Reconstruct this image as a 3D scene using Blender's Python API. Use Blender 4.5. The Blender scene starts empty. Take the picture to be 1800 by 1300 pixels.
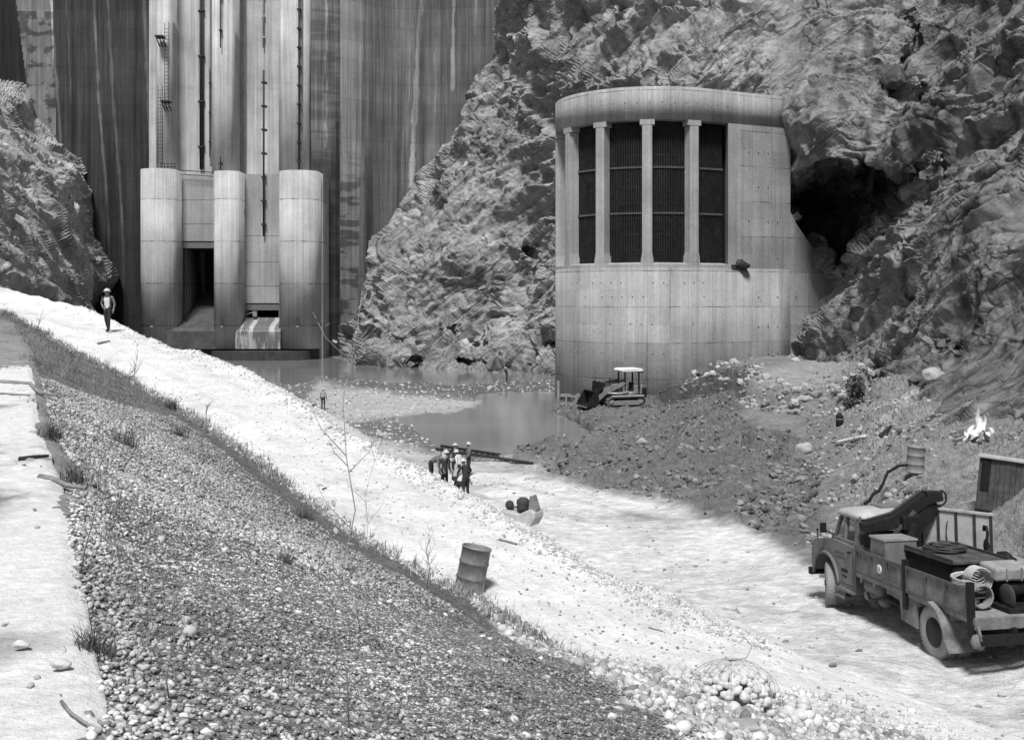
import bpy, bmesh, math, random
import numpy as np
from mathutils import Vector, Matrix, Euler

random.seed(7)
rng = np.random.default_rng(7)
SC = bpy.context.scene
COL = SC.collection
R_ = math.radians

# ------------------------------------------------------------------ camera, light, exposure
CAMZ = 9.3            # eye height over the water
FPX, HY, CX = 1900.0, 521.0, 900.0
cam_data = bpy.data.cameras.new('camera')
cam_data.sensor_width = 36.0
cam_data.lens = 36.0 * FPX / 1800.0
cam_data.shift_x = 0.0
cam_data.shift_y = -(650.0 - HY) / 1800.0
cam_data.clip_start = 0.1
cam_data.clip_end = 3000
cam = bpy.data.objects.new('camera', cam_data)
COL.objects.link(cam)
cam.location = (0, 0, CAMZ)
cam.rotation_euler = (R_(90), 0, 0)
SC.camera = cam

SUN_EL, SUN_AZ = 60.0, -170.0        # azimuth clockwise from +Y: a veiled sun high behind the camera
world = bpy.data.worlds.new('World')
SC.world = world
world.use_nodes = True
wn = world.node_tree
bg = wn.nodes['Background']
sky = wn.nodes.new('ShaderNodeTexSky')
sky.sky_type = 'NISHITA'
sky.sun_disc = False
sky.sun_elevation = R_(SUN_EL)
sky.sun_rotation = R_(SUN_AZ)
bw = wn.nodes.new('ShaderNodeRGBToBW')          # black and white film
wn.links.new(sky.outputs[0], bw.inputs[0])
wn.links.new(bw.outputs[0], bg.inputs['Color'])
bg.inputs['Strength'].default_value = 0.075
sun_d = bpy.data.lights.new('sun', 'SUN')
sun_d.energy = 3.7
sun_d.angle = R_(12.0)
sun_d.color = (1, 1, 1)
sun = bpy.data.objects.new('sun', sun_d)
COL.objects.link(sun)
sd = Vector((math.sin(R_(SUN_AZ)) * math.cos(R_(SUN_EL)), math.cos(R_(SUN_AZ)) * math.cos(R_(SUN_EL)), math.sin(R_(SUN_EL))))
sun.rotation_euler = sd.to_track_quat('Z', 'Y').to_euler()
SC.view_settings.view_transform = 'Standard'
SC.view_settings.look = 'None'
SC.view_settings.exposure = 0.40
SC.view_settings.gamma = 1.0
SC.render.engine = 'CYCLES'
SC.cycles.max_bounces = 5

# ------------------------------------------------------------------ helpers
def W(px, py, Y):
    """world point seen at photo pixel px, py and lying Y metres ahead"""
    return Vector(((px - CX) / FPX * Y, Y, CAMZ - (py - HY) / FPX * Y))
def WX(px, Y): return (px - CX) / FPX * Y
def WZ(py, Y): return CAMZ - (py - HY) / FPX * Y

def hash3(ix, iy, iz, seed):
    h = (ix.astype(np.int64) * 374761393 + iy.astype(np.int64) * 668265263 + iz.astype(np.int64) * 2147483647 + seed * 974634777) & 0xffffffff
    h = ((h ^ (h >> 13)) * 1274126177) & 0xffffffff
    h = ((h ^ (h >> 16)) * 2246822519) & 0xffffffff
    return ((h ^ (h >> 15)) & 0xffffff) / float(0xffffff)
def vnoise(p, seed=0):
    i = np.floor(p).astype(np.int64); f = p - i
    u = f * f * f * (f * (f * 6 - 15) + 10)
    ix, iy, iz = i[:, 0], i[:, 1], i[:, 2]
    def c(a, b, d): return hash3(ix + a, iy + b, iz + d, seed)
    x0 = c(0,0,0) * (1 - u[:,0]) + c(1,0,0) * u[:,0]
    x1 = c(0,1,0) * (1 - u[:,0]) + c(1,1,0) * u[:,0]
    x2 = c(0,0,1) * (1 - u[:,0]) + c(1,0,1) * u[:,0]
    x3 = c(0,1,1) * (1 - u[:,0]) + c(1,1,1) * u[:,0]
    y0 = x0 * (1 - u[:,1]) + x1 * u[:,1]
    y1 = x2 * (1 - u[:,1]) + x3 * u[:,1]
    return (y0 * (1 - u[:,2]) + y1 * u[:,2]) * 2 - 1
def fbm(p, oct=4, seed=0, gain=0.5, lac=2.03, ridged=False):
    a, s, n = 1.0, np.zeros(len(p)), 0.0
    q = p.copy()
    for o in range(oct):
        v = vnoise(q, seed + o * 17)
        if ridged: v = 1 - 2 * np.abs(v)
        s += a * v; n += a
        a *= gain; q = q * lac + 11.3
    return s / n
def sstep(a, b, x):
    t = np.clip((x - a) / (b - a), 0, 1)
    return t * t * (3 - 2 * t)
def poly_sd(px, py, poly):
    """signed distance to a polygon, positive inside"""
    P = np.array(poly, float); n = len(P)
    d = np.full(px.shape, 1e18); ins = np.zeros(px.shape, bool)
    for i in range(n):
        a = P[i]; b = P[(i + 1) % n]; e = b - a
        wx, wy = px - a[0], py - a[1]
        t = np.clip((wx * e[0] + wy * e[1]) / (e @ e + 1e-9), 0, 1)
        d = np.minimum(d, (wx - e[0] * t) ** 2 + (wy - e[1] * t) ** 2)
        c = ((a[1] <= py) & (b[1] > py)) | ((b[1] <= py) & (a[1] > py))
        xi = a[0] + (py - a[1]) / (b[1] - a[1] + 1e-12) * e[0]
        ins ^= c & (px < xi)
    return np.where(ins, 1, -1) * np.sqrt(d)
def facets(P, seed=0, tilt=0.9):
    """broken blocks: every cell of a jittered grid is a tilted plane; also how close a point is to a crack"""
    i = np.floor(P).astype(np.int64)
    b1 = np.full(len(P), 9e9); b2 = np.full(len(P), 9e9); val = np.zeros(len(P))
    for dx in (-1, 0, 1):
        for dy in (-1, 0, 1):
            for dz in (-1, 0, 1):
                a, b, c = i[:, 0] + dx, i[:, 1] + dy, i[:, 2] + dz
                q = np.stack([a + hash3(a, b, c, seed), b + hash3(a, b, c, seed + 1), c + hash3(a, b, c, seed + 2)], 1)
                e = P - q; d = (e * e).sum(1)
                k = np.stack([hash3(a, b, c, seed + 3), hash3(a, b, c, seed + 4), hash3(a, b, c, seed + 5)], 1) - 0.5
                v = (hash3(a, b, c, seed + 6) - 0.5) + tilt * 2 * (e * k).sum(1)
                near = d < b1
                b2 = np.where(near, b1, np.minimum(b2, d)); val = np.where(near, v, val); b1 = np.where(near, d, b1)
    return val, np.sqrt(b2) - np.sqrt(b1)
class TPS:
    def __init__(s, pts, vals, lam=1e-4):
        s.P = np.array(pts, float) / 1000.0; v = np.array(vals, float); n = len(v)
        d = np.linalg.norm(s.P[:, None] - s.P[None], axis=2)
        K = np.where(d > 0, d * d * np.log(d + 1e-12), 0) + lam * np.eye(n)
        A = np.zeros((n + 3, n + 3)); A[:n, :n] = K
        A[:n, n] = 1; A[:n, n + 1:] = s.P; A[n, :n] = 1; A[n + 1:, :n] = s.P.T
        s.w = np.linalg.solve(A, np.concatenate([v, [0, 0, 0]]))
    def __call__(s, x, y):
        q = np.stack([x, y], 1) / 1000.0; out = np.zeros(len(q)); n = len(s.P)
        for i in range(0, len(q), 40000):
            c = q[i:i + 40000]
            d2 = ((c[:, None] - s.P[None]) ** 2).sum(2)
            out[i:i + 40000] = (0.5 * d2 * np.log(d2 + 1e-18)) @ s.w[:n] + s.w[n] + c @ s.w[n + 1:]
        return out

def np_mesh(name, co, faces, mats, parent=None, col=None, smooth=True, midx=None):
    me = bpy.data.meshes.new(name)
    co = np.asarray(co, np.float32); faces = np.asarray(faces, np.int32)
    k = faces.shape[1]
    me.vertices.add(len(co)); me.vertices.foreach_set('co', co.ravel())
    me.loops.add(faces.size); me.loops.foreach_set('vertex_index', faces.ravel())
    me.polygons.add(len(faces))
    me.polygons.foreach_set('loop_start', np.arange(0, faces.size, k, dtype=np.int32))
    me.polygons.foreach_set('loop_total', np.full(len(faces), k, np.int32))
    me.polygons.foreach_set('use_smooth', np.full(len(faces), smooth, bool))
    if midx is not None: me.polygons.foreach_set('material_index', np.asarray(midx, np.int32))
    me.update(calc_edges=True); me.validate()
    if col is not None:
        at = me.color_attributes.new('Col', 'FLOAT_COLOR', 'POINT')
        c4 = np.ones((len(co), 4), np.float32); c4[:, :3] = np.asarray(col, np.float32)[:, None]
        at.data.foreach_set('color', c4.ravel())
    for m in (mats if isinstance(mats, (list, tuple)) else [mats]): me.materials.append(m)
    o = bpy.data.objects.new(name, me); COL.objects.link(o)
    if parent: o.parent = parent
    return o
def grid_faces(nu, nv, mask=None):
    i = np.arange(nu - 1)[:, None] * nv + np.arange(nv - 1)[None]
    f = np.stack([i, i + nv, i + nv + 1, i + 1], -1).reshape(-1, 4)
    if mask is not None: f = f[mask[f].all(1)]
    return f
def normals_grid(P, nu, nv):
    G = P.reshape(nu, nv, 3)
    n = np.cross(np.gradient(G, axis=0), np.gradient(G, axis=1))
    n /= np.linalg.norm(n, axis=2, keepdims=True) + 1e-12
    return n.reshape(-1, 3)

def tag(o, label=None, cat=None, group=None, kind=None):
    if label: o['label'] = label
    if cat: o['category'] = cat
    if group: o['group'] = group
    if kind: o['kind'] = kind
    return o
def thing(name, label, cat, loc=(0, 0, 0), rot=(0, 0, 0), group=None):
    o = bpy.data.objects.new(name, None); COL.objects.link(o)
    o.location = loc; o.rotation_euler = rot; o.empty_display_size = 0.3
    return tag(o, label, cat, group)
def copy_tree(o, parent=None):
    c = o.copy(); COL.objects.link(c)
    if parent: c.parent = parent
    for ch in list(o.children): copy_tree(ch, c)
    return c

class MB:
    """collects shapes into ONE mesh object"""
    def __init__(s): s.bm = bmesh.new(); s.M = Matrix.Identity(4); s.mi = 0
    def _add(s, vs, fs, M=None, smooth=False):
        T = s.M if M is None else s.M @ M
        b = [s.bm.verts.new(T @ Vector(v)) for v in vs]
        for f in fs:
            try:
                q = s.bm.faces.new([b[i] for i in f]); q.smooth = smooth; q.material_index = s.mi
            except ValueError: pass
        return b
    def box(s, a, b, M=None, bev=0.0):
        x0, y0, z0 = [min(a[i], b[i]) for i in range(3)]; x1, y1, z1 = [max(a[i], b[i]) for i in range(3)]
        if bev <= 0:
            s._add([(x0,y0,z0),(x1,y0,z0),(x1,y1,z0),(x0,y1,z0),(x0,y0,z1),(x1,y0,z1),(x1,y1,z1),(x0,y1,z1)],
                   [(0,3,2,1),(4,5,6,7),(0,1,5,4),(1,2,6,5),(2,3,7,6),(3,0,4,7)], M)
        else:
            t = bmesh.new(); bmesh.ops.create_cube(t, size=1)
            for v in t.verts: v.co = Vector(((x0+x1)/2 + v.co.x*(x1-x0), (y0+y1)/2 + v.co.y*(y1-y0), (z0+z1)/2 + v.co.z*(z1-z0)))
            bmesh.ops.bevel(t, geom=list(t.edges), offset=bev, segments=2, affect='EDGES', profile=0.5)
            t.verts.index_update()
            s._add([v.co.copy() for v in t.verts], [[v.index for v in f.verts] for f in t.faces], M, False)
            t.free()
        return s
    def prism(s, pts, d0, d1, axis='y', M=None, smooth=False):
        """polygon pts (u,v) extruded along an axis from d0 to d1"""
        n = len(pts)
        def mk(u, v, d):
            return {'y': (u, d, v), 'x': (d, u, v), 'z': (u, v, d)}[axis]
        vs = [mk(u, v, d0) for u, v in pts] + [mk(u, v, d1) for u, v in pts]
        fs = [tuple(range(n - 1, -1, -1)), tuple(range(n, 2 * n))] + [(i, (i + 1) % n, n + (i + 1) % n, n + i) for i in range(n)]
        s._add(vs, fs, M, smooth); return s
    def tube(s, pts, r, n=8, M=None, cap=True, smooth=True):
        pts = [Vector(p) for p in pts]
        rs = r if isinstance(r, (list, tuple)) else [r] * len(pts)
        vs = []; prev = None
        for i, p in enumerate(pts):
            d = (pts[min(i + 1, len(pts) - 1)] - pts[max(i - 1, 0)]).normalized()
            if prev is None:
                a = Vector((0, 0, 1)) if abs(d.z) < 0.9 else Vector((1, 0, 0))
                u = d.cross(a).normalized()
            else:
                u = (prev - d * prev.dot(d)).normalized()
            prev = u; w = d.cross(u)
            for k in range(n):
                t = 2 * math.pi * k / n
                vs.append(p + (u * math.cos(t) + w * math.sin(t)) * rs[i])
        fs = [(i * n + k, i * n + (k + 1) % n, (i + 1) * n + (k + 1) % n, (i + 1) * n + k) for i in range(len(pts) - 1) for k in range(n)]
        if cap: fs += [tuple(range(n - 1, -1, -1)), tuple((len(pts) - 1) * n + k for k in range(n))]
        s._add(vs, fs, M, smooth); return s
    def lathe(s, prof, n=24, M=None, axis='z', smooth=True, sx=1, sy=1):
        vs = []; m = len(prof)
        for r, h in prof:
            for k in range(n):
                t = 2 * math.pi * k / n; c, q = r * math.cos(t) * sx, r * math.sin(t) * sy
                vs.append({'z': (c, q, h), 'y': (c, h, q), 'x': (h, c, q)}[axis])
        fs = [(i * n + k, i * n + (k + 1) % n, (i + 1) * n + (k + 1) % n, (i + 1) * n + k) for i in range(m - 1) for k in range(n)]
        if prof[0][0] > 1e-4: fs.append(tuple(range(n - 1, -1, -1)))
        if prof[-1][0] > 1e-4: fs.append(tuple((m - 1) * n + k for k in range(n)))
        s._add(vs, fs, M, smooth); return s
    def blob(s, c, r, seed=0, amp=0.15, sub=2, M=None):
        t = bmesh.new(); bmesh.ops.create_icosphere(t, subdivisions=sub, radius=1)
        t.verts.index_update()
        P = np.array([v.co[:] for v in t.verts])
        k = 1 + amp * fbm(P * 1.3 + seed * 7.1, 2, seed)
        rr = np.array(r if hasattr(r, '__len__') else (r, r, r))
        P = P * k[:, None] * rr + np.array(c)
        s._add([tuple(p) for p in P], [[v.index for v in f.verts] for f in t.faces], M, True)
        t.free(); return s
    def build(s, name, mats, parent=None, bevel=0.0):
        bmesh.ops.recalc_face_normals(s.bm, faces=list(s.bm.faces))
        me = bpy.data.meshes.new(name); s.bm.to_mesh(me); s.bm.free()
        for m in (mats if isinstance(mats, (list, tuple)) else [mats]): me.materials.append(m)
        o = bpy.data.objects.new(name, me); COL.objects.link(o)
        if parent: o.parent = parent
        if bevel > 0:
            b = o.modifiers.new('bevel', 'BEVEL'); b.width = bevel; b.segments = 2; b.limit_method = 'ANGLE'; b.angle_limit = R_(40)
        return o
def T(x=0, y=0, z=0, rx=0, ry=0, rz=0):
    return Matrix.Translation((x, y, z)) @ Euler((rx, ry, rz)).to_matrix().to_4x4()

# ------------------------------------------------------------------ materials (greys: the photograph is black and white)
def new_mat(name):
    m = bpy.data.materials.new(name); m.use_nodes = True
    nt = m.node_tree; b = nt.nodes['Principled BSDF']
    return m, nt, b
def g3(v): return (v, v, v, 1)
def node(nt, t, **kw):
    n = nt.nodes.new(t)
    for k, v in kw.items():
        if k.startswith('i_'): n.inputs[int(k[2:])].default_value = v
        else: setattr(n, k, v)
    return n
def math_(nt, op, a, b=None, clamp=False):
    n = nt.nodes.new('ShaderNodeMath'); n.operation = op; n.use_clamp = clamp
    for i, v in enumerate((a, b)):
        if v is None: continue
        if isinstance(v, (int, float)): n.inputs[i].default_value = v
        else: nt.links.new(v, n.inputs[i])
    return n.outputs[0]
def noise_(nt, vec, scale, detail=4, rough=0.6, stretch=None):
    if stretch:
        mp = nt.nodes.new('ShaderNodeMapping'); mp.inputs['Scale'].default_value = stretch
        if len(stretch) == 3: pass
        nt.links.new(vec, mp.inputs[0]); vec = mp.outputs[0]
    n = nt.nodes.new('ShaderNodeTexNoise')
    n.inputs['Scale'].default_value = scale; n.inputs['Detail'].default_value = detail; n.inputs['Roughness'].default_value = rough
    nt.links.new(vec, n.inputs['Vector']); return n.outputs['Fac']
def ramp_(nt, fac, a, b, va=0.0, vb=1.0):
    n = nt.nodes.new('ShaderNodeMapRange'); n.inputs[1].default_value = a; n.inputs[2].default_value = b
    n.inputs[3].default_value = va; n.inputs[4].default_value = vb
    nt.links.new(fac, n.inputs[0]); return n.outputs[0]
def bump_(nt, b, h, dist, strength=1.0, prev=None):
    n = nt.nodes.new('ShaderNodeBump'); n.inputs['Strength'].default_value = strength; n.inputs['Distance'].default_value = dist
    nt.links.new(h, n.inputs['Height'])
    if prev: nt.links.new(prev, n.inputs['Normal'])
    nt.links.new(n.outputs[0], b.inputs['Normal']); return n.outputs[0]

def simple(name, v, rough=0.7, metal=0.0, var=0.25, scale=6.0, bump=0.0, bscale=40.0, spec=0.3):
    m, nt, b = new_mat(name)
    tc = nt.nodes.new('ShaderNodeTexCoord').outputs['Object']
    n1 = noise_(nt, tc, scale, 5, 0.65)
    f = ramp_(nt, n1, 0.25, 0.75, v * (1 - var), v * (1 + var))
    f = math_(nt, 'MULTIPLY', f, ramp_(nt, noise_(nt, tc, scale * 5.3, 5, 0.75), 0.3, 0.7, 1 - var * 0.45, 1 + var * 0.45))
    f = math_(nt, 'MULTIPLY', f, ramp_(nt, noise_(nt, tc, scale * 0.37, 3, 0.6, (1, 1, 0.5)), 0.35, 0.65, 1 - var * 0.4, 1 + var * 0.4))
    nt.links.new(f, b.inputs['Base Color'])
    b.inputs['Roughness'].default_value = rough; b.inputs['Metallic'].default_value = metal
    b.inputs['Specular IOR Level'].default_value = spec
    if bump > 0: bump_(nt, b, noise_(nt, tc, bscale, 4, 0.6), bump)
    return m
def vcol_mat(name, scale=1.0, lo=0.7, hi=1.3, bumps=((3, 0.3),), rough=0.95, stretch=None, rot=None, voro=None, spec=0.15, cracks=None):
    """vertex colour (stains and kinds of ground) times fine noise, with bump"""
    m, nt, b = new_mat(name)
    tc = nt.nodes.new('ShaderNodeTexCoord').outputs['Object']
    vec = tc
    if rot:
        mp = nt.nodes.new('ShaderNodeMapping'); mp.inputs['Rotation'].default_value = rot
        nt.links.new(tc, mp.inputs[0]); vec = mp.outputs[0]
    at = node(nt, 'ShaderNodeAttribute', attribute_name='Col')
    n1 = noise_(nt, vec, scale, 6, 0.7, stretch)
    f = ramp_(nt, n1, 0.3, 0.7, lo, hi)
    c = math_(nt, 'MULTIPLY', at.outputs['Fac'], f)
    if voro:
        vo = nt.nodes.new('ShaderNodeTexVoronoi'); vo.inputs['Scale'].default_value = voro[0]
        nt.links.new(vec, vo.inputs['Vector'])
        sx = nt.nodes.new('ShaderNodeSeparateColor'); nt.links.new(vo.outputs['Color'], sx.inputs[0])
        c = math_(nt, 'MULTIPLY', c, ramp_(nt, sx.outputs[0], 0, 1, 1 - voro[1], 1 + voro[1]))
    nt.links.new(c, b.inputs['Base Color'])
    prev = None
    for sc, dist in bumps:
        prev = bump_(nt, b, noise_(nt, vec, sc, 6, 0.65, stretch), dist, 1.0, prev)
    if voro:
        prev = bump_(nt, b, vo.outputs['Distance'], voro[2], 1.0, prev)
    if cracks:
        mp = nt.nodes.new('ShaderNodeMapping'); mp.inputs['Scale'].default_value = (0.42, 1.0, 1.7); nt.links.new(vec, mp.inputs[0])
        wn2 = nt.nodes.new('ShaderNodeTexNoise'); wn2.inputs['Scale'].default_value = 0.8; wn2.inputs['Detail'].default_value = 3; nt.links.new(mp.outputs[0], wn2.inputs['Vector'])
        mx = nt.nodes.new('ShaderNodeMix'); mx.data_type = 'VECTOR'; mx.inputs[0].default_value = 0.30
        nt.links.new(mp.outputs[0], mx.inputs[4]); nt.links.new(wn2.outputs['Color'], mx.inputs[5])
        msk = ramp_(nt, noise_(nt, vec, 0.16, 3), 0.42, 0.60, 0.15, 1.0)
        for sc, dist in cracks:
            vo = nt.nodes.new('ShaderNodeTexVoronoi'); vo.feature = 'DISTANCE_TO_EDGE'; vo.inputs['Scale'].default_value = sc * 2
            nt.links.new(mx.outputs[1], vo.inputs['Vector'])
            e = math_(nt, 'MULTIPLY', ramp_(nt, vo.outputs['Distance'], 0.0, 0.07), msk)
            prev = bump_(nt, b, e, dist, 1.0, prev)
            v2 = nt.nodes.new('ShaderNodeTexVoronoi'); v2.inputs['Scale'].default_value = sc * 2
            nt.links.new(mx.outputs[1], v2.inputs['Vector'])
            sx = nt.nodes.new('ShaderNodeSeparateColor'); nt.links.new(v2.outputs['Color'], sx.inputs[0])
            c = math_(nt, 'MULTIPLY', c, ramp_(nt, sx.outputs[0], 0, 1, 0.90, 1.10))
            c = math_(nt, 'MULTIPLY', c, math_(nt, 'SUBTRACT', 1.0, math_(nt, 'MULTIPLY', ramp_(nt, vo.outputs['Distance'], 0.0, 0.03, 0.30, 0.0), msk)))
        nt.links.new(c, b.inputs['Base Color'])
    b.inputs['Roughness'].default_value = rough; b.inputs['Specular IOR Level'].default_value = spec
    return m
def concrete(name, v, lift=2.4, joint=0.5, streak=0.35, off=0.0, usecol=False, panel=None, spots=0.0):
    m, nt, b = new_mat(name)
    geo = nt.nodes.new('ShaderNodeNewGeometry').outputs['Position']
    sp = nt.nodes.new('ShaderNodeSeparateXYZ'); nt.links.new(geo, sp.inputs[0])
    fine = ramp_(nt, noise_(nt, geo, 3.5, 6, 0.75), 0.3, 0.7, 0.86, 1.14)
    big = ramp_(nt, noise_(nt, geo, 0.25, 3, 0.5), 0.3, 0.7, 0.82, 1.16)
    st = ramp_(nt, noise_(nt, geo, 1.0, 5, 0.7, (2.2, 2.2, 0.05)), 0.3, 0.7, 1 - streak, 1 + streak * 0.7)
    c = math_(nt, 'MULTIPLY', math_(nt, 'MULTIPLY', fine, big), st)
    # board marks: faint vertical boards
    bd = ramp_(nt, noise_(nt, geo, 1.0, 1, 0.5, (9, 9, 0.02)), 0.35, 0.65, 0.93, 1.06)
    c = math_(nt, 'MULTIPLY', c, bd)
    # lift joints
    zz = math_(nt, 'ADD', math_(nt, 'DIVIDE', math_(nt, 'ADD', sp.outputs[2], off), lift), ramp_(nt, noise_(nt, geo, 0.7, 2), 0, 1, 0, 0.02))
    fr = math_(nt, 'FRACT', zz)
    ln = math_(nt, 'LESS_THAN', fr, 0.028)
    br = ramp_(nt, noise_(nt, geo, 0.9, 3), 0.4, 0.62, 0.15, 1.0)
    c = math_(nt, 'MULTIPLY', c, math_(nt, 'SUBTRACT', 1.0, math_(nt, 'MULTIPLY', math_(nt, 'MULTIPLY', ln, br), joint)))
    # each lift was poured with slightly different concrete
    fl = math_(nt, 'FLOOR', zz)
    wn_ = nt.nodes.new('ShaderNodeTexWhiteNoise'); wn_.noise_dimensions = '1D'; nt.links.new(fl, wn_.inputs['W'])
    c = math_(nt, 'MULTIPLY', c, ramp_(nt, wn_.outputs['Value'], 0, 1, 0.93, 1.07))
    if panel:      # shutter boards: each form panel left its own tone, with thin vertical seams
        px_ = math_(nt, 'DIVIDE', sp.outputs[0], panel); pz_ = math_(nt, 'MULTIPLY', zz, 2.0)
        cb = nt.nodes.new('ShaderNodeCombineXYZ'); nt.links.new(math_(nt, 'FLOOR', px_), cb.inputs[0]); nt.links.new(math_(nt, 'FLOOR', pz_), cb.inputs[2])
        w2 = nt.nodes.new('ShaderNodeTexWhiteNoise'); w2.noise_dimensions = '3D'; nt.links.new(cb.outputs[0], w2.inputs['Vector'])
        c = math_(nt, 'MULTIPLY', c, ramp_(nt, w2.outputs['Value'], 0, 1, 0.88, 1.10))
        sm = math_(nt, 'MULTIPLY', math_(nt, 'LESS_THAN', math_(nt, 'FRACT', px_), 0.03), br)
        c = math_(nt, 'MULTIPLY', c, math_(nt, 'SUBTRACT', 1.0, math_(nt, 'MULTIPLY', sm, 0.30)))
        dr = ramp_(nt, noise_(nt, geo, 1.0, 3, 0.6, (1.1, 1.1, 0.03)), 0.60, 0.70, 0.0, 0.40)      # dark drip streaks
        c = math_(nt, 'MULTIPLY', c, math_(nt, 'SUBTRACT', 1.0, dr))
    if spots > 0:
        s1 = ramp_(nt, noise_(nt, geo, 1.6, 4, 0.7), 0.62, 0.72, 0, spots)
        c = math_(nt, 'MULTIPLY', c, math_(nt, 'SUBTRACT', 1.0, s1))
    if usecol:
        at = node(nt, 'ShaderNodeAttribute', attribute_name='Col')
        c = math_(nt, 'MULTIPLY', c, at.outputs['Fac'])
    else:
        c = math_(nt, 'MULTIPLY', c, v)
    nt.links.new(c, b.inputs['Base Color'])
    bump_(nt, b, noise_(nt, geo, 6, 5, 0.7), 0.03)
    b.inputs['Roughness'].default_value = 0.9; b.inputs['Specular IOR Level'].default_value = 0.2
    return m
# ================================================================== TERRAIN
CL_AMP = 1.0
strat_rot = (0.0, R_(-32), 0.0)
M_rock = vcol_mat('rock', 0.9, 0.66, 1.34, ((2.5, 0.22), (7.0, 0.15), (18.0, 0.05)), stretch=(0.85, 1.0, 1.2), rot=(0, R_(38), R_(10)), cracks=((0.16, 0.25), (0.6, 0.10)))
M_rockl = M_rock
M_ground = vcol_mat('earth_and_gravel', 2.6, 0.72, 1.3, ((2.2, 0.22), (11.0, 0.07)))
M_road = vcol_mat('dusty_road', 5.0, 0.84, 1.12, ((1.3, 0.10), (9.0, 0.05), (40.0, 0.02)))

_SP = {'v': 1.0}      # spacing of the mesh points: detail finer than the mesh is faded out
def rock_disp(P, N, seed, amp, axis, saw_k=1.0):
    """ledges of layered rock: saw-tooth strata, tilted blocks and fine crumble"""
    a = np.array(axis, float); a /= np.linalg.norm(a)
    s = P @ a
    w1 = fbm(P * 0.07, 3, seed + 2)
    Wp = P + 2.2 * np.stack([fbm(P * 0.22, 3, seed + 20), fbm(P * 0.22, 3, seed + 21), fbm(P * 0.22, 3, seed + 22)], 1)
    sw = Wp @ a
    Q = 0.62 * Wp + (sw[:, None] * a) * 1.5         # squeezed along the layer normal
    d = 2.8 * fbm(P * 0.05 + 3, 3, seed + 3)
    d += 1.3 * fbm(Q * 0.11, 2, seed + 4, ridged=True)
    patch = sstep(-0.35, 0.3, fbm(P * 0.09 + 9, 2, seed + 30))
    for sc, am in ((0.05, 2.4), (0.12, 1.35), (0.30, 0.78), (0.75, 0.46)):
        f, cr = facets(Q * sc + seed, seed + int(sc * 100), 0.6)
        fd = np.clip(0.5 / sc / (2.6 * _SP['v']), 0, 1) ** 1.5
        d += am * fd * f * sstep(0.0, 0.26, cr) * (0.55 + 0.65 * patch) * 1.25
        d -= am * fd * 0.22 * (1 - sstep(0.0, 0.16, cr))
    for th, am in ((6.5, 1.5), (2.3, 1.0), (1.0, 0.45)):
        q = sw / th + 1.0 * w1
        f = q - np.floor(q)
        saw = np.where(f < 0.82, f / 0.82, (1 - f) / 0.18)
        keep = sstep(-0.15, 0.35, fbm(P * (0.35 / th) + th, 2, seed + 9))
        d += np.clip(th * 0.5 / (2.6 * _SP['v']), 0, 1) ** 1.5 * am * saw_k * (saw - 0.5) * keep
    d += 0.40 * fbm(P * 1.1, 3, seed + 7, gain=0.6) * np.clip(0.35 / _SP['v'], 0, 1)
    return P + N * (d * amp)[:, None]

def px_surface(name, u0, u1, v0, v1, du, dv, ctrl, post=None, mat=None, seed=1, amp=1.0, axis=(0.5, 0.2, 0.8), colfn=None, dispfn=None, maskfn=None, lam=1e-4):
    pts = [(c[0], c[1]) for c in ctrl]; val = [100.0 / c[2] for c in ctrl]
    t = TPS(pts, val, lam)
    us = np.concatenate([np.arange(u0, min(u1, 1830), du), np.arange(1834, u1, 6.0)]) if u1 > 1834 else np.arange(u0, u1 + du, du); vs = np.arange(v0, v1 + dv, dv)
    U, V = np.meshgrid(us, vs, indexing='ij'); nu, nv = U.shape
    u, v = U.ravel(), V.ravel()
    inv = np.clip(t(u, v), 0.3, 30)
    Y = 100.0 / inv
    if post: Y = post(u, v, Y)
    P = np.stack([(u - CX) / FPX * Y, Y, CAMZ - (v - HY) / FPX * Y], 1)
    N = -normals_grid(P, nu, nv)
    vd = P - np.array([0, 0, CAMZ]); N *= -np.sign((N * vd).sum(1))[:, None]
    G_ = P.reshape(nu, nv, 3)
    _SP['v'] = np.maximum(np.linalg.norm(np.gradient(G_, axis=0), axis=2), np.linalg.norm(np.gradient(G_, axis=1), axis=2)).ravel() + 1e-3
    Q = dispfn(P, N, u, v) if dispfn else rock_disp(P, N, seed, amp, axis)
    N2 = normals_grid(Q, nu, nv); N2 *= np.sign((N2 * N).sum(1))[:, None]
    c = colfn(Q, N2, u, v)
    mask = maskfn(Q, u, v) if maskfn else None
    o = np_mesh(name, Q, grid_faces(nu, nv, mask), mat, col=c, smooth=False)
    return o, (Q, u, v, nu, nv)

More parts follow.
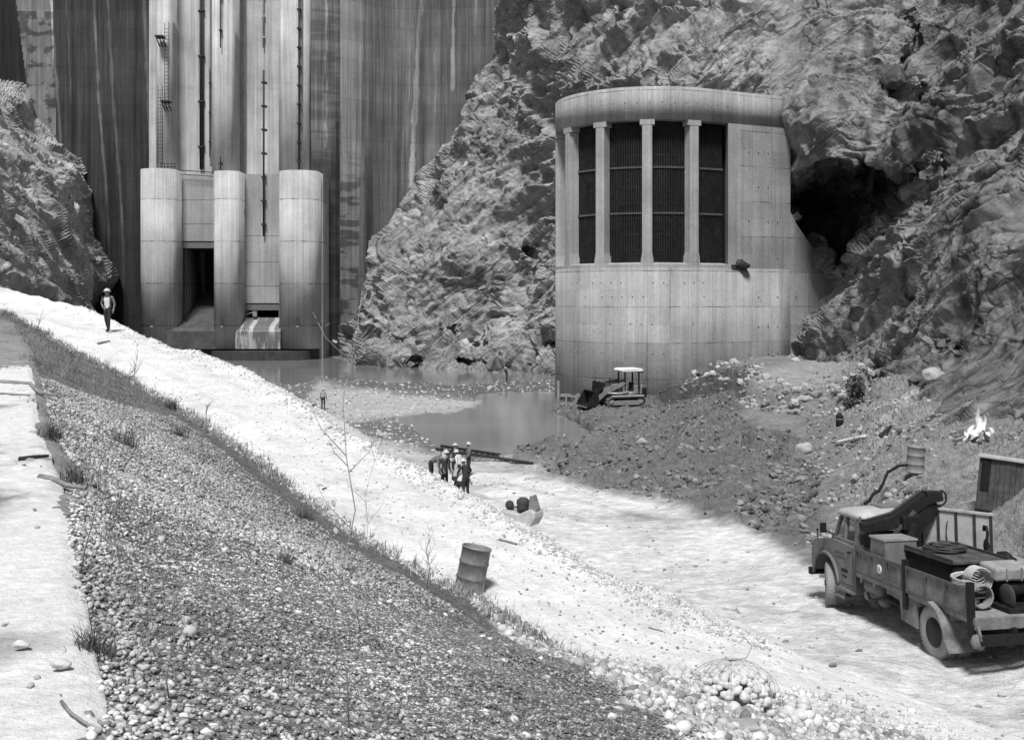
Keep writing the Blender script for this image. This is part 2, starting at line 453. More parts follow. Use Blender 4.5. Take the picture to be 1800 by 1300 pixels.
# ---- right hand cliff (one rock face from the dam to the right edge of the frame)
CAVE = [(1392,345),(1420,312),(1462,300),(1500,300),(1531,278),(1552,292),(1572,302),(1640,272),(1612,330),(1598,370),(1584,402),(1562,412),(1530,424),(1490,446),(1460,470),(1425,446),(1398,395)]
cliff_ctrl = [
 (860,0,180),(858,60,180),(800,150,177),(770,240,176),(745,300,175),(690,390,173),(660,440,171),(645,500,168),(640,560,162),(640,640,150),
 (800,0,215),(745,150,212),(690,300,208),(630,400,204),(590,500,200),(580,640,195),
 (700,648,140),(800,650,137),(880,654,133),(970,658,129),(1060,665,120),
 (760,560,146),(880,560,140),(960,560,134),(720,450,155),(850,430,146),(950,430,139),(800,300,160),(900,300,149),(960,330,142),(870,180,160),(960,180,146),
 (930,60,155),(1050,60,134),(1000,0,146),(1040,130,126),(1130,110,115),(1200,130,107),(1300,130,103),(1389,160,97.5),(1200,40,113),(1300,30,108),(1400,60,101),(1500,0,99),
 (1250,400,115),(1150,500,118),
 (1388,250,97.0),(1388,340,97.5),(1400,200,94),(1440,200,91),(1440,280,90),(1500,230,88),(1560,270,85),(1640,250,80),(1600,130,90),(1700,150,80),(1800,100,74),(1800,0,82),(1650,0,98),(1900,60,68),
 (1360,420,101),(1460,500,96.5),(1440,560,97.5),(1430,640,97.5),(1520,520,86),(1500,600,84),(1560,600,76),(1480,660,84),
 (1640,330,76),(1650,420,72),(1640,500,70),(1660,560,66),(1600,640,68),(1560,700,68),(1700,640,57),(1700,720,48),(1800,640,50),(1800,740,42),(1900,700,38),(1800,520,57),(1800,400,62),(1800,280,68),(1720,400,67),(1720,520,62),(1900,400,55),(1900,200,62),
 (1640,800,45),(1800,860,36),(1400,760,90),(1200,760,110),(900,760,120),(640,760,140),
 (1000,-120,152),(1400,-120,108),(1800,-120,86),(860,-120,190),(2300,400,42),(2300,0,50),(2300,700,31),(2300,-110,52),
]
def cliff_post(u, v, Y):
    wu = u + 24 * vnoise(np.stack([u / 38, v / 38, u * 0 + 1], 1), 5) + 11 * vnoise(np.stack([u / 12, v / 12, u * 0 + 1], 1), 6)
    wv = v + 20 * vnoise(np.stack([u / 38, v / 38, u * 0 + 9], 1), 7)
    sd_ = poly_sd(wu, wv, CAVE)
    Y = Y + 8 * sstep(-6, 22, sd_) + 4 * sstep(20, 60, sd_) + 2.5 * sstep(-14, 6, sd_)
    # crack running down the right hand buttress, and smaller hollows
    for poly, dp, w in (([(1600,10),(1612,60),(1616,130),(1625,170),(1612,172),(1600,130),(1594,60)], 2.0, 8),
                        ([(1735,90),(1750,150),(1775,200),(1790,190),(1770,130),(1748,80)], 2.5, 10),
                        ([(1598,500),(1625,545),(1650,610),(1636,612),(1610,560),(1590,520)], 3.0, 10),
                        ([(1545,130),(1600,140),(1625,165),(1590,178),(1550,150)], 2.2, 10),
                        ([(690,600),(720,600),(712,632),(694,628)], 3.0, 8),
                        ([(780,590),(850,585),(852,592),(790,600)], 1.6, 5),
                        ([(820,640),(850,630),(880,642),(850,650)], 3.0, 6),
                        ([(940,610),(977,600),(977,650),(940,645)], 4.0, 10),
                        ([(905,432),(925,420),(940,440),(922,462)], 2.2, 6)):
        Y = Y + dp * sstep(0, w, poly_sd(wu, wv, poly) + 4)
    return Y
def cliff_col(Q, N, u, v):
    c = 0.31 * (1 + 0.26 * fbm(Q * 0.12, 4, 31) + 0.20 * fbm(Q * 0.9, 4, 32))
    st = fbm(np.stack([Q[:, 0] * 0.9, Q[:, 1] * 0.9, Q[:, 2] * 0.05], 1), 4, 33)     # water streaks down the face
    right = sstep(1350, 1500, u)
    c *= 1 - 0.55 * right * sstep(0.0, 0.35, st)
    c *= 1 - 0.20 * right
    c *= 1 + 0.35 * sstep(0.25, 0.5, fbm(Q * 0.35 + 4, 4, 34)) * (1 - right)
    # cave mouth: shade of the hollow painted into the rock colour
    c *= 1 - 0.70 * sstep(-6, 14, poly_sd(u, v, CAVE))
    wet = sstep(600, 650, v) * (1 - sstep(1000, 1100, u))
    c *= 1 - 0.2 * wet
    return np.clip(c, 0.01, 0.6)
def cliff_disp(P, N, u, v):
    # the layers dip to the left in the left part and get blocky to the right
    A = rock_disp(P, N, 11, 1.0, (-0.55, 0.1, 0.83), 1.55)
    B = rock_disp(P, N, 51, 0.85, (0.35, 0.3, 0.6), 0.25)
    w = sstep(1330, 1560, u)[:, None]
    near = (np.clip((P[:, 1] / 95.0) ** 1.1, 0.3, 1.0))[:, None]
    low = (1 - 0.25 * sstep(1560, 1640, u) * sstep(560, 640, v))[:, None]
    fade = low * (1 - 0.75 * (sstep(1340, 1385, u) * (1 - sstep(1400, 1450, u)) * (v < 520))[:, None])
    return P + ((A - P) * (1 - w) + (B - P) * w) * near * fade
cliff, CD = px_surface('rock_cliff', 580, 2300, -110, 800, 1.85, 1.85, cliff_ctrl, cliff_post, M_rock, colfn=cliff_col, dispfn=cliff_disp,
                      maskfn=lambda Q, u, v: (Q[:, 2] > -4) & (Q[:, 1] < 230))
tag(cliff, kind='structure')

# ---- left hand cliff
lc_ctrl = [(0,140,172),(50,205,172),(110,262,172),(148,330,172),(163,430,170),(190,500,168),(165,540,160),(40,185,165),(-60,60,170),
 (60,90,205),(130,200,205),(190,300,205),(215,430,205),(235,520,200),(230,600,190),
 (0,300,115),(0,400,98),(0,500,84),(60,300,140),(80,400,122),(80,500,104),(120,480,125),(120,400,145),(140,560,118),(60,560,92),(-80,300,95),(-80,450,72),(-80,600,62),(0,620,76),(120,640,100)]
def lc_post(u, v, Y):
    for poly, dp, w in (([(150,528),(185,505),(192,545),(165,560)], 9.0, 10),):
        Y = Y + dp * sstep(0, w, poly_sd(u, v, poly) + 2)
    return Y
def lc_col(Q, N, u, v):
    c = 0.42 * (1 + 0.22 * fbm(Q * 0.12, 4, 41) + 0.22 * fbm(Q * 0.9, 4, 42))
    c *= 1 - 0.25 * sstep(460, 540, v)
    return np.clip(c, 0.03, 0.6)
lcl, _ = px_surface('left_rock_cliff', -120, 240, 20, 660, 2.0, 2.0, lc_ctrl, lc_post, M_rock, colfn=lc_col,
                    dispfn=lambda P, N, u, v: rock_disp(P, N, 71, 0.5, (-0.62, 0.2, 0.75)))
lcl.name = 'rock_cliff'
tag(lcl, kind='structure')

# ---- lower ground: river bed, pit, benches, terrace
def gz(px, py, zr): return (px, py, zr * FPX / (HY - py))
g_ctrl = [gz(*a) for a in (
 (300,600,-9.4),(450,640,-9.3),(700,640,-9.3),(950,650,-9.3),(600,700,-9.25),(800,700,-9.25),(980,700,-9.2),(600,800,-9.3),(900,800,-9.25),(1000,790,-9.1),(760,750,-9.25),
 (600,900,-9.3),(300,800,-9.3),(830,850,-9.15),(1000,880,-8.95),(1200,900,-8.6),(1100,950,-8.55),(1300,1000,-8.1),(1460,1060,-7.55),(1650,1155,-7.27),(1800,1200,-7.1),(1800,1300,-6.9),(1500,1250,-7.0),(1200,1100,-7.8),(1000,1200,-7.6),(1900,1400,-6.7),(1200,1400,-6.9),(600,1200,-8.8),(1600,1400,-6.8),
 (1060,715,-8.75),(1150,705,-8.6),(1200,672,-7.1),(1300,652,-6.4),(1430,642,-6.1),(1250,695,-7.6),(1150,730,-8.75),(1305,697,-6.7),(1400,703,-6.7),(1480,672,-6.2),(1300,750,-8.0),(1400,735,-7.5),(1150,800,-8.85),(1300,850,-8.15),(1400,780,-7.7),(1475,748,-6.9),(1500,850,-7.1),(1610,830,-6.05),(1720,775,-5.6),(1600,725,-5.9),(1550,680,-5.5),(1640,640,-4.4),(1800,720,-4.8),(1800,870,-5.35),(1600,900,-6.6),(1450,930,-7.7),(1700,930,-6.2),(1900,800,-4.7),(1900,1000,-5.8),(1800,1000,-6.6),(1540,1000,-7.5),(2300,900,-4.6),(2300,1100,-5.6),(2300,1400,-6.2))]
POOL1 = [(690,738),(715,728),(760,722),(800,722),(830,716),(870,708),(930,706),(985,700),(1000,712),(990,728),(1020,740),(1038,752),(1020,775),(1000,782),(960,784),(925,800),(900,806),(880,798),(830,806),(792,796),(770,790),(735,752)]
POOL1 = [(695,735),(760,728),(815,724),(862,708),(830,700),(900,695),(985,690),(1000,706),(965,722),(1000,735),(1038,750),(1010,785),(960,786),(940,798),(880,800),(800,795),(760,778),(735,755)]
POOL2 = [(300,600),(420,628),(560,628),(640,640),(980,655),(985,664),(900,668),(800,672),(700,668),(620,665),(560,658),(520,672),(480,672),(440,650),(300,640)]
WHITE = [(560,745),(700,780),(760,800),(850,812),(960,835),(1040,855),(1140,880),(1230,905),(1330,935),(1420,985),(1480,1030),(1700,1100),(1900,1180),(1900,1500),(300,1500),(300,760)]
DARKP = [(985,690),(1120,700),(1200,668),(1290,665),(1330,672),(1290,720),(1320,760),(1400,780),(1440,830),(1440,900),(1420,960),(1330,930),(1200,890),(1040,850),(900,818),(960,790),(1040,755),(970,722)]
def g_post(u, v, Y):
    return Y
def g_disp(P, N, u, v):
    Q = P.copy()
    sh = P.copy(); sh[:, 2] = 0
    dk = sstep(-12, 12, poly_sd(u, v, DARKP))
    wh = sstep(-25, 15, poly_sd(u, v, WHITE))
    rt = sstep(1440, 1520, u) * (1 - wh)
    h = 0.18 * fbm(sh * 0.25, 3, 61) + 0.10 * fbm(sh * 1.2, 4, 62)
    lump = 0.55 * fbm(sh * np.array([0.35, 0.22, 1]), 4, 63, gain=0.6) + 0.28 * fbm(sh * 1.5, 4, 64, ridged=True, gain=0.6)
    h = h * (1 - 0.4 * wh) + lump * np.clip(P[:, 1] / 55, .25, 1) * np.clip(dk * 0.8 + rt * 0.95, 0, 1)
    fc, crk = facets(P * np.array([1.1, 0.8, 1.1]), 77, 0.7); fc2, ck2 = facets(P * 2.8, 78, 0.7)
    fc = fc * sstep(0, .25, crk); fc2 = fc2 * sstep(0, .25, ck2)
    h += (0.22 * fc + 0.10 * fc2 - 0.06 * (1 - sstep(0, .1, crk))) * np.clip(dk + rt, 0, 1) * np.clip(P[:, 1] / 60, .2, 1)
    # caterpillar ruts curving through the pit
    ang = np.arctan2(P[:, 1] - 62.0, P[:, 0] - 8.0); rad = np.hypot(P[:, 0] - 8.0, (P[:, 1] - 62.0) * 0.5)
    h += 0.12 * np.sin(rad * 3.6 + 1.5 * fbm(sh * 0.3, 2, 65)) * dk
    # bench edge: a step
    bench = poly_sd(u, v, [(1205,663),(1290,662),(1330,668),(1312,690),(1360,700),(1420,708),(1500,700),(1540,640),(1440,630),(1300,640)])
    h += 0.7 * sstep(-7, 3, bench) - 0.55 * sstep(-30, -8, bench) * (1 - sstep(-6, -2, bench)) * (u > 1100)
    ridge = np.exp(-((poly_sd(u, v, [(1210,742),(1300,758),(1400,790),(1390,800),(1300,772),(1210,752)])) / 9.0) ** 2)
    h += 0.55 * ridge
    mound = np.exp(-(((u - 960) / 75) ** 2 + ((v - 812) / 12) ** 2))
    h += 1.0 * mound
    h += 0.9 * np.exp(-(((u - 1245) / 42) ** 2 + ((v - 672) / 12) ** 2))
    p1 = poly_sd(u + 8 * vnoise(np.stack([u / 16, v / 6, u * 0], 1), 3), v + 3 * vnoise(np.stack([u / 16, v / 6, u * 0], 1), 4), POOL1)
    p2 = poly_sd(u + 8 * vnoise(np.stack([u / 16, v / 6, u * 0], 1), 3), v + 3 * vnoise(np.stack([u / 16, v / 4, u * 0], 1), 4), POOL2)
    far = (v < 830)
    Q[:, 2] += h
    low = far & (u < 1060)
    land = np.maximum(Q[:, 2], 0.06 + 0.10 * np.abs(h))
    Q[:, 2] = np.where(low, land, Q[:, 2])
    pd = np.maximum(p1, p2)
    wet = sstep(-5, 2, pd)
    Q[:, 2] = Q[:, 2] * (1 - wet) + (-0.7) * wet
    return Q
def g_col(Q, N, u, v):
    n = fbm(Q * np.array([0.5, 0.5, 0.5]), 4, 66); n2 = fbm(Q * 2.2, 4, 67)
    wob = 22 * n
    base = 0.20 + 0 * u
    bar = sstep(-8, 8, poly_sd(u, v + 0.4 * wob, [(560,672),(700,690),(820,700),(860,712),(820,722),(700,735),(640,740),(600,745),(540,700)]))
    base = base * (1 - bar) + 0.55 * bar
    dk = sstep(-10, 10, poly_sd(u + wob, v + wob * 0.5, DARKP))
    base = base * (1 - dk) + 0.15 * dk
    dd = sstep(-8, 8, poly_sd(u + wob * .6, v + wob * 0.3, [(1130,700),(1200,668),(1250,660),(1330,668),(1300,690),(1240,702),(1180,712)]))
    base *= 1 - 0.55 * dd
    wob2 = 30 * n + 22 * fbm(Q * 0.9, 4, 69)
    wh = sstep(-14, 16, poly_sd(u + wob2 * 1.5, v + wob2 * 0.7, WHITE))
    patch = sstep(0.0, 0.6, fbm(Q * np.array([0.18, 0.35, 0.2]), 4, 68)) * (1 - sstep(1300, 1500, u)) * (1 - sstep(960, 1060, v))
    cc_ = Q[:, 0] * 0.62 + Q[:, 1] * 0.38 + 0.6 * fbm(Q * 0.12, 2, 98); rut = sstep(.55, .95, np.sin(cc_ * 3.3)) * sstep(-.2, .4, fbm(Q * .2, 3, 99))
    base = base * (1 - wh) + (0.66 - 0.24 * patch - 0.07 * sstep(.1, .45, fbm(Q * 0.6, 4, 97)) - 0.13 * rut) * wh
    rt = sstep(1440, 1500, u) * (1 - wh)
    base = base * (1 - rt) + 0.235 * rt
    sc = sstep(-8, 20, poly_sd(u + wob, v + wob, [(1520,740),(1600,700),(1640,690),(1620,720),(1560,745)]))
    base = base * (1 + 0.55 * sc)
    bn = sstep(-5, 8, poly_sd(u, v, [(1320,668),(1440,645),(1500,655),(1480,690),(1400,700),(1330,692)]))
    base = base * (1 - bn) + 0.30 * bn
    mud = sstep(-10, 10, poly_sd(u, v, [(560,655),(980,660),(980,694),(860,702),(700,690),(560,672)]))
    base = base * (1 - mud) + 0.17 * mud
    shore = sstep(0.35, 0.02, Q[:, 2])
    base *= 1 - 0.35 * sstep(0.3, 0.0, Q[:, 2]) * (v < 830)
    return np.clip(base * (1 + 0.18 * n + 0.22 * n2), 0.02, 0.85)
ground, GD = px_surface('ground', -60, 2300, 590, 1500, 3.0, 1.35, g_ctrl, g_post, M_ground, colfn=g_col, dispfn=g_disp, lam=3e-4,
                        maskfn=lambda Q, u, v: Q[:, 1] < 185)
tag(ground, kind='structure')
_gt = TPS([(c[0], c[1]) for c in g_ctrl], [100.0 / c[2] for c in g_ctrl], 3e-4)
_gq = GD[0]
def ground_at(x, y):
    """height of the lower ground under a world point"""
    d = (_gq[:, 0] - x) ** 2 + (_gq[:, 1] - y) ** 2
    i = np.argpartition(d, 4)[:4]
    return float(_gq[i, 2].mean())
def ground_px(px, py):
    """world point of the lower ground seen at a photo pixel"""
    d = (GD[1] - px) ** 2 + (GD[2] - py) ** 2
    return Vector(_gq[int(np.argmin(d))])

def surf_px(px, py):
    """nearest rock or ground point seen at a photo pixel"""
    best = None
    for A in (GD[0], CD[0]):
        u_ = CX + FPX * A[:, 0] / A[:, 1]; v_ = HY - FPX * (A[:, 2] - CAMZ) / A[:, 1]
        d = (u_ - px) ** 2 + (v_ - py) ** 2
        k = np.where(d < 9)[0]
        if len(k):
            i = k[int(np.argmin(A[k, 1]))]
            if best is None or A[i, 1] < best.y: best = Vector(A[i])
    return best or ground_px(px, py)
# base sheet far below everything, reaching past the frame on all sides
b0 = MB(); b0._add([(-600, -200, -3.0), (600, -200, -3.0), (600, 900, -3.0), (-600, 900, -3.0)], [(0, 1, 2, 3)])
tag(b0.build('ground', simple('deep_gravel', 0.2)), kind='structure')

# ---- water
m, nt, b = new_mat('muddy_water')
tc = nt.nodes.new('ShaderNodeTexCoord').outputs['Object']
nt.links.new(ramp_(nt, noise_(nt, tc, 0.12, 3), 0.3, 0.7, 0.17, 0.22), b.inputs['Base Color'])
b.inputs['Roughness'].default_value = 0.07; b.inputs['IOR'].default_value = 1.33
bump_(nt, b, noise_(nt, tc, 1.6, 4, 0.6), 0.012)
w = MB(); w._add([(-110, 40, 0), (40, 40, 0), (40, 190, 0), (-110, 190, 0)], [(0, 1, 2, 3)])
tag(w.build('water', m), kind='structure')

# ---- embankment: pebble mattress slope, road on its berm, and the drop to the pit
ST = [ # C0 (top edge), C1 (slope meets road), C2 (outer edge of the road); z relative to the eye
 ((3.2,-6.0,-1.75),(17,3,-7.0),(18,4.5,-7.1)),
 ((1.6,-2.5,-1.75),(13,7.5,-6.9),(14,9.5,-7.0)),
 ((0.2,0.5,-1.75),(9.5,11.8,-6.75),(10.7,13.8,-6.95)),
 ((-1.5,4.1,-1.75),(5.8,15.8,-6.5),(7.5,17.5,-6.75)),
 ((-2.6,6.5,-1.75),(2.9,17.4,-6.15),(4.8,19.6,-6.35)),
 ((-3.4,8.5,-1.75),(.86,17.9,-5.93),(3.2,20.8,-5.95)),
 ((-4.5,11,-1.75),(-.7,19.9,-5.6),(1.9,22.4,-5.6)),
 ((-5.8,13.5,-1.75),(-2.7,22.3,-5.27),(.5,24.4,-5.25)),
 ((-7.5,17.2,-1.75),(-5.6,26.8,-4.6),(-1,27.3,-4.9)),
 ((-9.3,21.2,-1.75),(-8.05,30.6,-4.1),(-2.9,29.9,-4.5)),
 ((-11.8,26.6,-1.75),(-11,34.8,-3.46),(-5.3,33.5,-3.95)),
 ((-14.5,32.5,-1.65),(-14.5,39.4,-2.8),(-8.1,38.8,-3.2)),
 ((-18.3,40,-1.3),(-19.1,45.3,-1.9),(-11.5,43.6,-2.55)),
 ((-22.5,47.5,-.9),(-25.2,53,-.67),(-14.6,46.5,-2.1)),
 ((-31,58,-.3),(-33,63,-.2),(-22,56,-.56)),
 ((-45,75,.3),(-44,76,.45),(-29.9,63,.6)),
 ((-58,90,1),(-55,88,1.2),(-45,78,1.9)),
]
SA = np.array([[list(c) for c in s] for s in ST], float); SA[:, :, 2] += CAMZ
nst = len(ST)
def crom(A, s):
    s = np.clip(s, 0, nst - 1.0001); i = s.astype(int); f = (s - i)[:, None]
    p = lambda k: A[np.clip(i + k, 0, nst - 1)]
    p0, p1, p2, p3 = p(-1), p(0), p(1), p(2)
    return 0.5 * (2 * p1 + (p2 - p0) * f + (2 * p0 - 5 * p1 + 4 * p2 - p3) * f * f + (3 * p1 - p0 - 3 * p2 + p3) * f ** 3)
def bank(s, t):
    """s station, t: 0..1 slope, 1..2 road, 2..3 drop"""
    c0, c1, c2 = crom(SA[:, 0], s), crom(SA[:, 1], s), crom(SA[:, 2], s)
    d = c2 - c1; d[:, 2] = 0; d /= np.linalg.norm(d, axis=1, keepdims=True)
    out = np.array([0.85, 0.52, 0])[None] * np.ones((len(s), 1))
    h = c2[:, 2] - (-0.6)
    run = np.where(s < 6, 2.2, 1.5)
    c3 = c2 + out * (run * h)[:, None]; c3[:, 2] = -0.6
    tt = t[:, None]
    cl = c0 + np.array([-20.0, -9.0, 0.8])[None]; cl[:, 2] += np.where(s < 9, -1.2, 0)
    P = np.where(tt < 0, c0 + (c0 - cl) * tt, np.where(tt < 1, c0 + (c1 - c0) * tt, np.where(tt < 2, c1 + (c2 - c1) * (tt - 1), c2 + (c3 - c2) * (tt - 2))))
    # slightly dished slope, crowned road, rounded shoulders
    P[:, 2] += np.where(t < 1, -0.12 * np.sin(np.pi * np.clip(t, 0, 1)), 0)
    P[:, 2] -= 0.28 * np.exp(-((t - 2.0) / 0.10) ** 2)
    return P
def bank_disp(P, t, s):
    sh = P.copy()
    sl = 1 - sstep(0.97, 1.05, t)
    rd = sstep(1.0, 1.08, t) * (1 - sstep(1.85, 2.0, t))
    dr = sstep(1.85, 2.05, t)
    near = 1 - sstep(6, 24, P[:, 1])
    h = sl * (0.10 * fbm(sh * 0.8, 3, 81) + 0.035 * fbm(sh * 6.0, 2, 82) * (1 - near * 0.5))
    h += rd * (0.05 * fbm(sh * 0.35, 3, 83) + 0.015 * fbm(sh * 3, 3, 84))
    h += dr * (0.16 * fbm(sh * 1.2, 4, 85, gain=0.65))
    h -= 0.42 * np.exp(-((P[:, 0] - 0.9) / 0.75) ** 2 - ((P[:, 1] - 11.7 + .25 * (P[:, 0] - .9)) / 0.26) ** 2)
    h -= 0.22 * np.exp(-((P[:, 0] - 2.6) / 0.5) ** 2 - ((P[:, 1] - 12.6) / 0.3) ** 2)
    edge = np.exp(-((t - 1.0) / 0.05) ** 2)
    h += edge * 0.10 * fbm(sh * 1.5, 3, 86)
    # windrow of loose gravel along the outer edge
    h += 0.30 * np.exp(-((t - 1.93) / 0.07) ** 2) * (0.6 + 0.6 * fbm(sh * 0.7, 3, 87)) * sstep(5.0, 6.5, s)
    Q = P.copy(); Q[:, 2] += h; return Q
s_l = np.concatenate([np.linspace(0, 2.4, 50), np.linspace(2.42, 8.0, 520), np.linspace(8.01, 16, 330)])
t_l = np.concatenate([np.linspace(-1, -0.01, 60), np.linspace(0, 1, 330), np.linspace(1.006, 2, 150), np.linspace(2.02, 3, 60)])
Sg, Tg = np.meshgrid(s_l, t_l, indexing='ij'); s_, t_ = Sg.ravel(), Tg.ravel()
PA = bank_disp(bank(s_, t_), t_, s_)
def rip_t(s): return np.interp(s, [1.5, 2.0, 3.0, 4.0, 5.0, 5.8, 6.5], [.20, .28, .44, .64, .82, .93, 1.0])
def bank_col(P, s, t):
    n = fbm(P * 0.5, 4, 91); n2 = fbm(P * 2.0, 4, 92)
    e = 0.03 * n2 + 0.03 * n
    low_edge = 1.0 + 0 * s
    slope_c = 0.25 + 0.07 * n2 + 0.03 * n
    band = sstep(0.58, 0.80, t + 2 * e) * (1 - sstep(9.5, 13, s) * 0.0)
    slope_c = slope_c * (1 - band) + (0.13 + 0.04 * n2) * band
    rb = rip_t(s); rip = sstep(rb - .03, rb + .05, t + 1.3 * e) * (1 - sstep(5.8, 6.8, s))
    band = sstep(rb - .34, rb - .16, t + 2 * e) * (1 - rip)
    slope_c = (0.27 + 0.06 * n2 + 0.03 * n) * (1 - band) + (0.16 + 0.04 * n2) * band
    slope_c = slope_c * (1 - rip) + (0.52 + 0.10 * n2 + .05 * n) * rip
    trk = np.exp(-((t - 1.36) / .035) ** 2) + np.exp(-((t - 1.68) / .035) ** 2)
    road_c = 0.68 + 0.05 * n + 0.04 * n2 - 0.06 * trk * (0.6 + fbm(P * 0.4, 2, 95)) - 0.10 * sstep(.15, .5, fbm(P * 0.9, 4, 96))
    r = sstep(0.965, 1.02, t + e * 1.2)
    c = slope_c * (1 - r) + road_c * r
    dr = sstep(1.9, 2.05, t) * sstep(5, 6.5, s)
    c = c * (1 - dr) + (0.62 + 0.08 * n2) * dr
    up = sstep(10.0, 13.0, s) * (1 - r)
    c = c * (1 - up * 0.25)
    return np.clip(c * (1 + 0.10 * n2), 0.04, 0.85)
emb = np_mesh('embankment', PA, grid_faces(len(s_l), len(t_l)), M_road, col=bank_col(PA, s_, t_))
tag(emb, kind='structure')
def bank_pt(s, t):
    a, b_ = np.array([float(s)]), np.array([float(t)])
    return Vector(bank_disp(bank(a, b_), b_, a)[0])
def bank_near(px, py, tmin=0.0, tmax=2.0):
    """bank point seen at a photo pixel"""
    m_ = (t_ >= tmin) & (t_ <= tmax) & (PA[:, 1] > 1)
    Pm = PA[m_]
    u = CX + FPX * Pm[:, 0] / Pm[:, 1]; v = HY - FPX * (Pm[:, 2] - CAMZ) / Pm[:, 1]
    i = int(np.argmin((u - px) ** 2 + (v - py) ** 2)); return Vector(Pm[i])
# ================================================================== DAM
M_conc_p = concrete('pier_concrete', 0.42, lift=6.2, joint=0.6, streak=0.26, off=1.2, spots=0.25)
M_conc_w = concrete('upper_wall_concrete', 0.42, lift=14.0, joint=0.1, streak=0.34)
M_conc_g = concrete('gate_panel_concrete', 0.31, lift=40, joint=0.0, streak=0.18)
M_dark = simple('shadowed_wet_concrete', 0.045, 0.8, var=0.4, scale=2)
M_iron = simple('rusty_iron', 0.035, 0.7, 0.3, var=0.4)
M_pale_iron = simple('galvanised_iron', 0.35, 0.5, 0.4, var=0.3)
M_timber = simple('weathered_timber', 0.22, 0.85, var=0.3, scale=9, bump=0.01)
dam = thing('concrete_dam', 'tall streaked concrete dam with rounded piers and gate openings filling the gorge', 'dam', (0, 160, 0))
INV = Matrix.Translation((0, -160, 0))
def DB():
    b = MB(); b.M = INV; return b

# main wall: a shallow arch, stained. Columns carry the photo pixel they stand at for the stain pattern
def dam_y(x):
    y = 176.0 - 0.0012 * (x + 45) ** 2
    return np.where(x > -31.2, y - 9.0 * (1 - sstep(-31.2, -17.0, x)), y)
xs = np.arange(-96, 12, 0.16); zs = np.arange(-3, 66, 0.22)
X_, Z_ = np.meshgrid(xs, zs, indexing='ij')
x_, z_ = X_.ravel(), Z_.ravel()
y_ = dam_y(x_)
Pd = np.stack([x_, y_, z_], 1)
u_ = CX + FPX * x_ / y_; v_ = HY - FPX * (z_ - CAMZ) / y_       # which monolith and lift a point belongs to
wv = 3.0 * vnoise(np.stack([x_ * 0 + 1, z_ * 0.25, x_ * 0], 1), 3)
def streak(c, uc0, v0, uc1, v1, w, gain, vmin=-400, vmax=640, rag=0.5):
    uc = uc0 + (uc1 - uc0) * ((v_ - v0) / (v1 - v0)) ** 1
    uc = uc + 1.2 * vnoise(np.stack([z_ * 0.5, x_ * 0 + uc0, x_ * 0], 1), 9)
    ww = w * (1 + rag * vnoise(np.stack([z_ * 0.9, x_ * 0 + uc0, x_ * 0 + 2], 1), 12))
    m_ = sstep(ww * 0.5 + 0.8, ww * 0.5 - 0.8, np.abs(u_ - uc)) * (v_ >= vmin) * (v_ <= vmax)
    return c * (1 + (gain - 1) * m_)
vs_ = fbm(np.stack([x_ * 0.9, x_ * 0, z_ * 0.03], 1), 4, 101)
vs2 = fbm(np.stack([x_ * 3.0, x_ * 0, z_ * 0.10], 1), 3, 102)
bl = fbm(np.stack([x_ * 0.10, x_ * 0, z_ * 0.06], 1), 3, 103)
ho = fbm(np.stack([x_ * 0.3, x_ * 0, z_ * 1.3], 1), 3, 104)
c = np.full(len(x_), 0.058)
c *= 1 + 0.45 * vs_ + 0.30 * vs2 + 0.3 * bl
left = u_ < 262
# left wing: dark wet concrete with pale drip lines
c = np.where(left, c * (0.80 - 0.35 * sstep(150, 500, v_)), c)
blk = (u_ > 28 + 0.13 * v_) & (u_ < 92 + 0.03 * v_) & (v_ < 270)
bn = fbm(np.stack([x_ * 0.8, x_ * 0, z_ * 1.2], 1), 3, 105)
c = np.where(blk, 0.20 * (1 - 0.6 * sstep(0.0, 0.25, bn + 0.25 * np.sin(z_ * 2.2) - 0.1) * (v_ > 20)), c)
c = np.where(left & (u_ < 28 + 0.13 * v_), c * 0.55, c)
c = streak(c, 90, 0, 106, 250, 4.5, 3.0, rag=0.2)
c = streak(c, 117, 0, 124, 150, 1.6, 2.2, vmax=180)
for (a, b_, d, w_, g_) in ((165, 0, 192, 5, 3.0), (190, 0, 211, 5, 2.7)):
    uc = np.interp(v_, [-300, 0, 150, 300, 430, 640], [a - 4, a, a + 7, a + 19, a + 27, a + 30])
    uc = uc + 0.8 * vnoise(np.stack([z_ * 0.4, x_ * 0 + a, x_ * 0], 1), 9)
    ww = w_ * (0.75 + 0.4 * vnoise(np.stack([z_ * 0.6, x_ * 0 + a, x_ * 0 + 2], 1), 12)) * (1 - 0.4 * sstep(200, 500, v_))
    c *= 1 + (g_ - 1) * sstep(ww * 0.5 + 0.9, ww * 0.5 - 0.9, np.abs(u_ - uc)) * (1 - 0.7 * sstep(380, 470, v_) * (a > 170))
c = streak(c, 253, 0, 266, 290, 5, 2.3, vmax=300)
# right wing
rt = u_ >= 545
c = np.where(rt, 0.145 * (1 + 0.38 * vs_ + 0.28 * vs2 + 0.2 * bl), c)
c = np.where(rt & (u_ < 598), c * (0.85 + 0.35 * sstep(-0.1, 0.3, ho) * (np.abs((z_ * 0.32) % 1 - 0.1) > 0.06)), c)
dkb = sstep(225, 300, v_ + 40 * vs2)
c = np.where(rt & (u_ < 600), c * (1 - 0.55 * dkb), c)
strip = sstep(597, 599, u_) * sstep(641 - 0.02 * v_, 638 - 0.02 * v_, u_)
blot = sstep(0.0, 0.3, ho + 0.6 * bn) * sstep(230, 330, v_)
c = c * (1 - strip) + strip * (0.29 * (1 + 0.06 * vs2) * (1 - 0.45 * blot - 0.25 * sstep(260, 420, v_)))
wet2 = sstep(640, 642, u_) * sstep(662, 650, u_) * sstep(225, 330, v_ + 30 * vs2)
c *= 1 - 0.6 * wet2
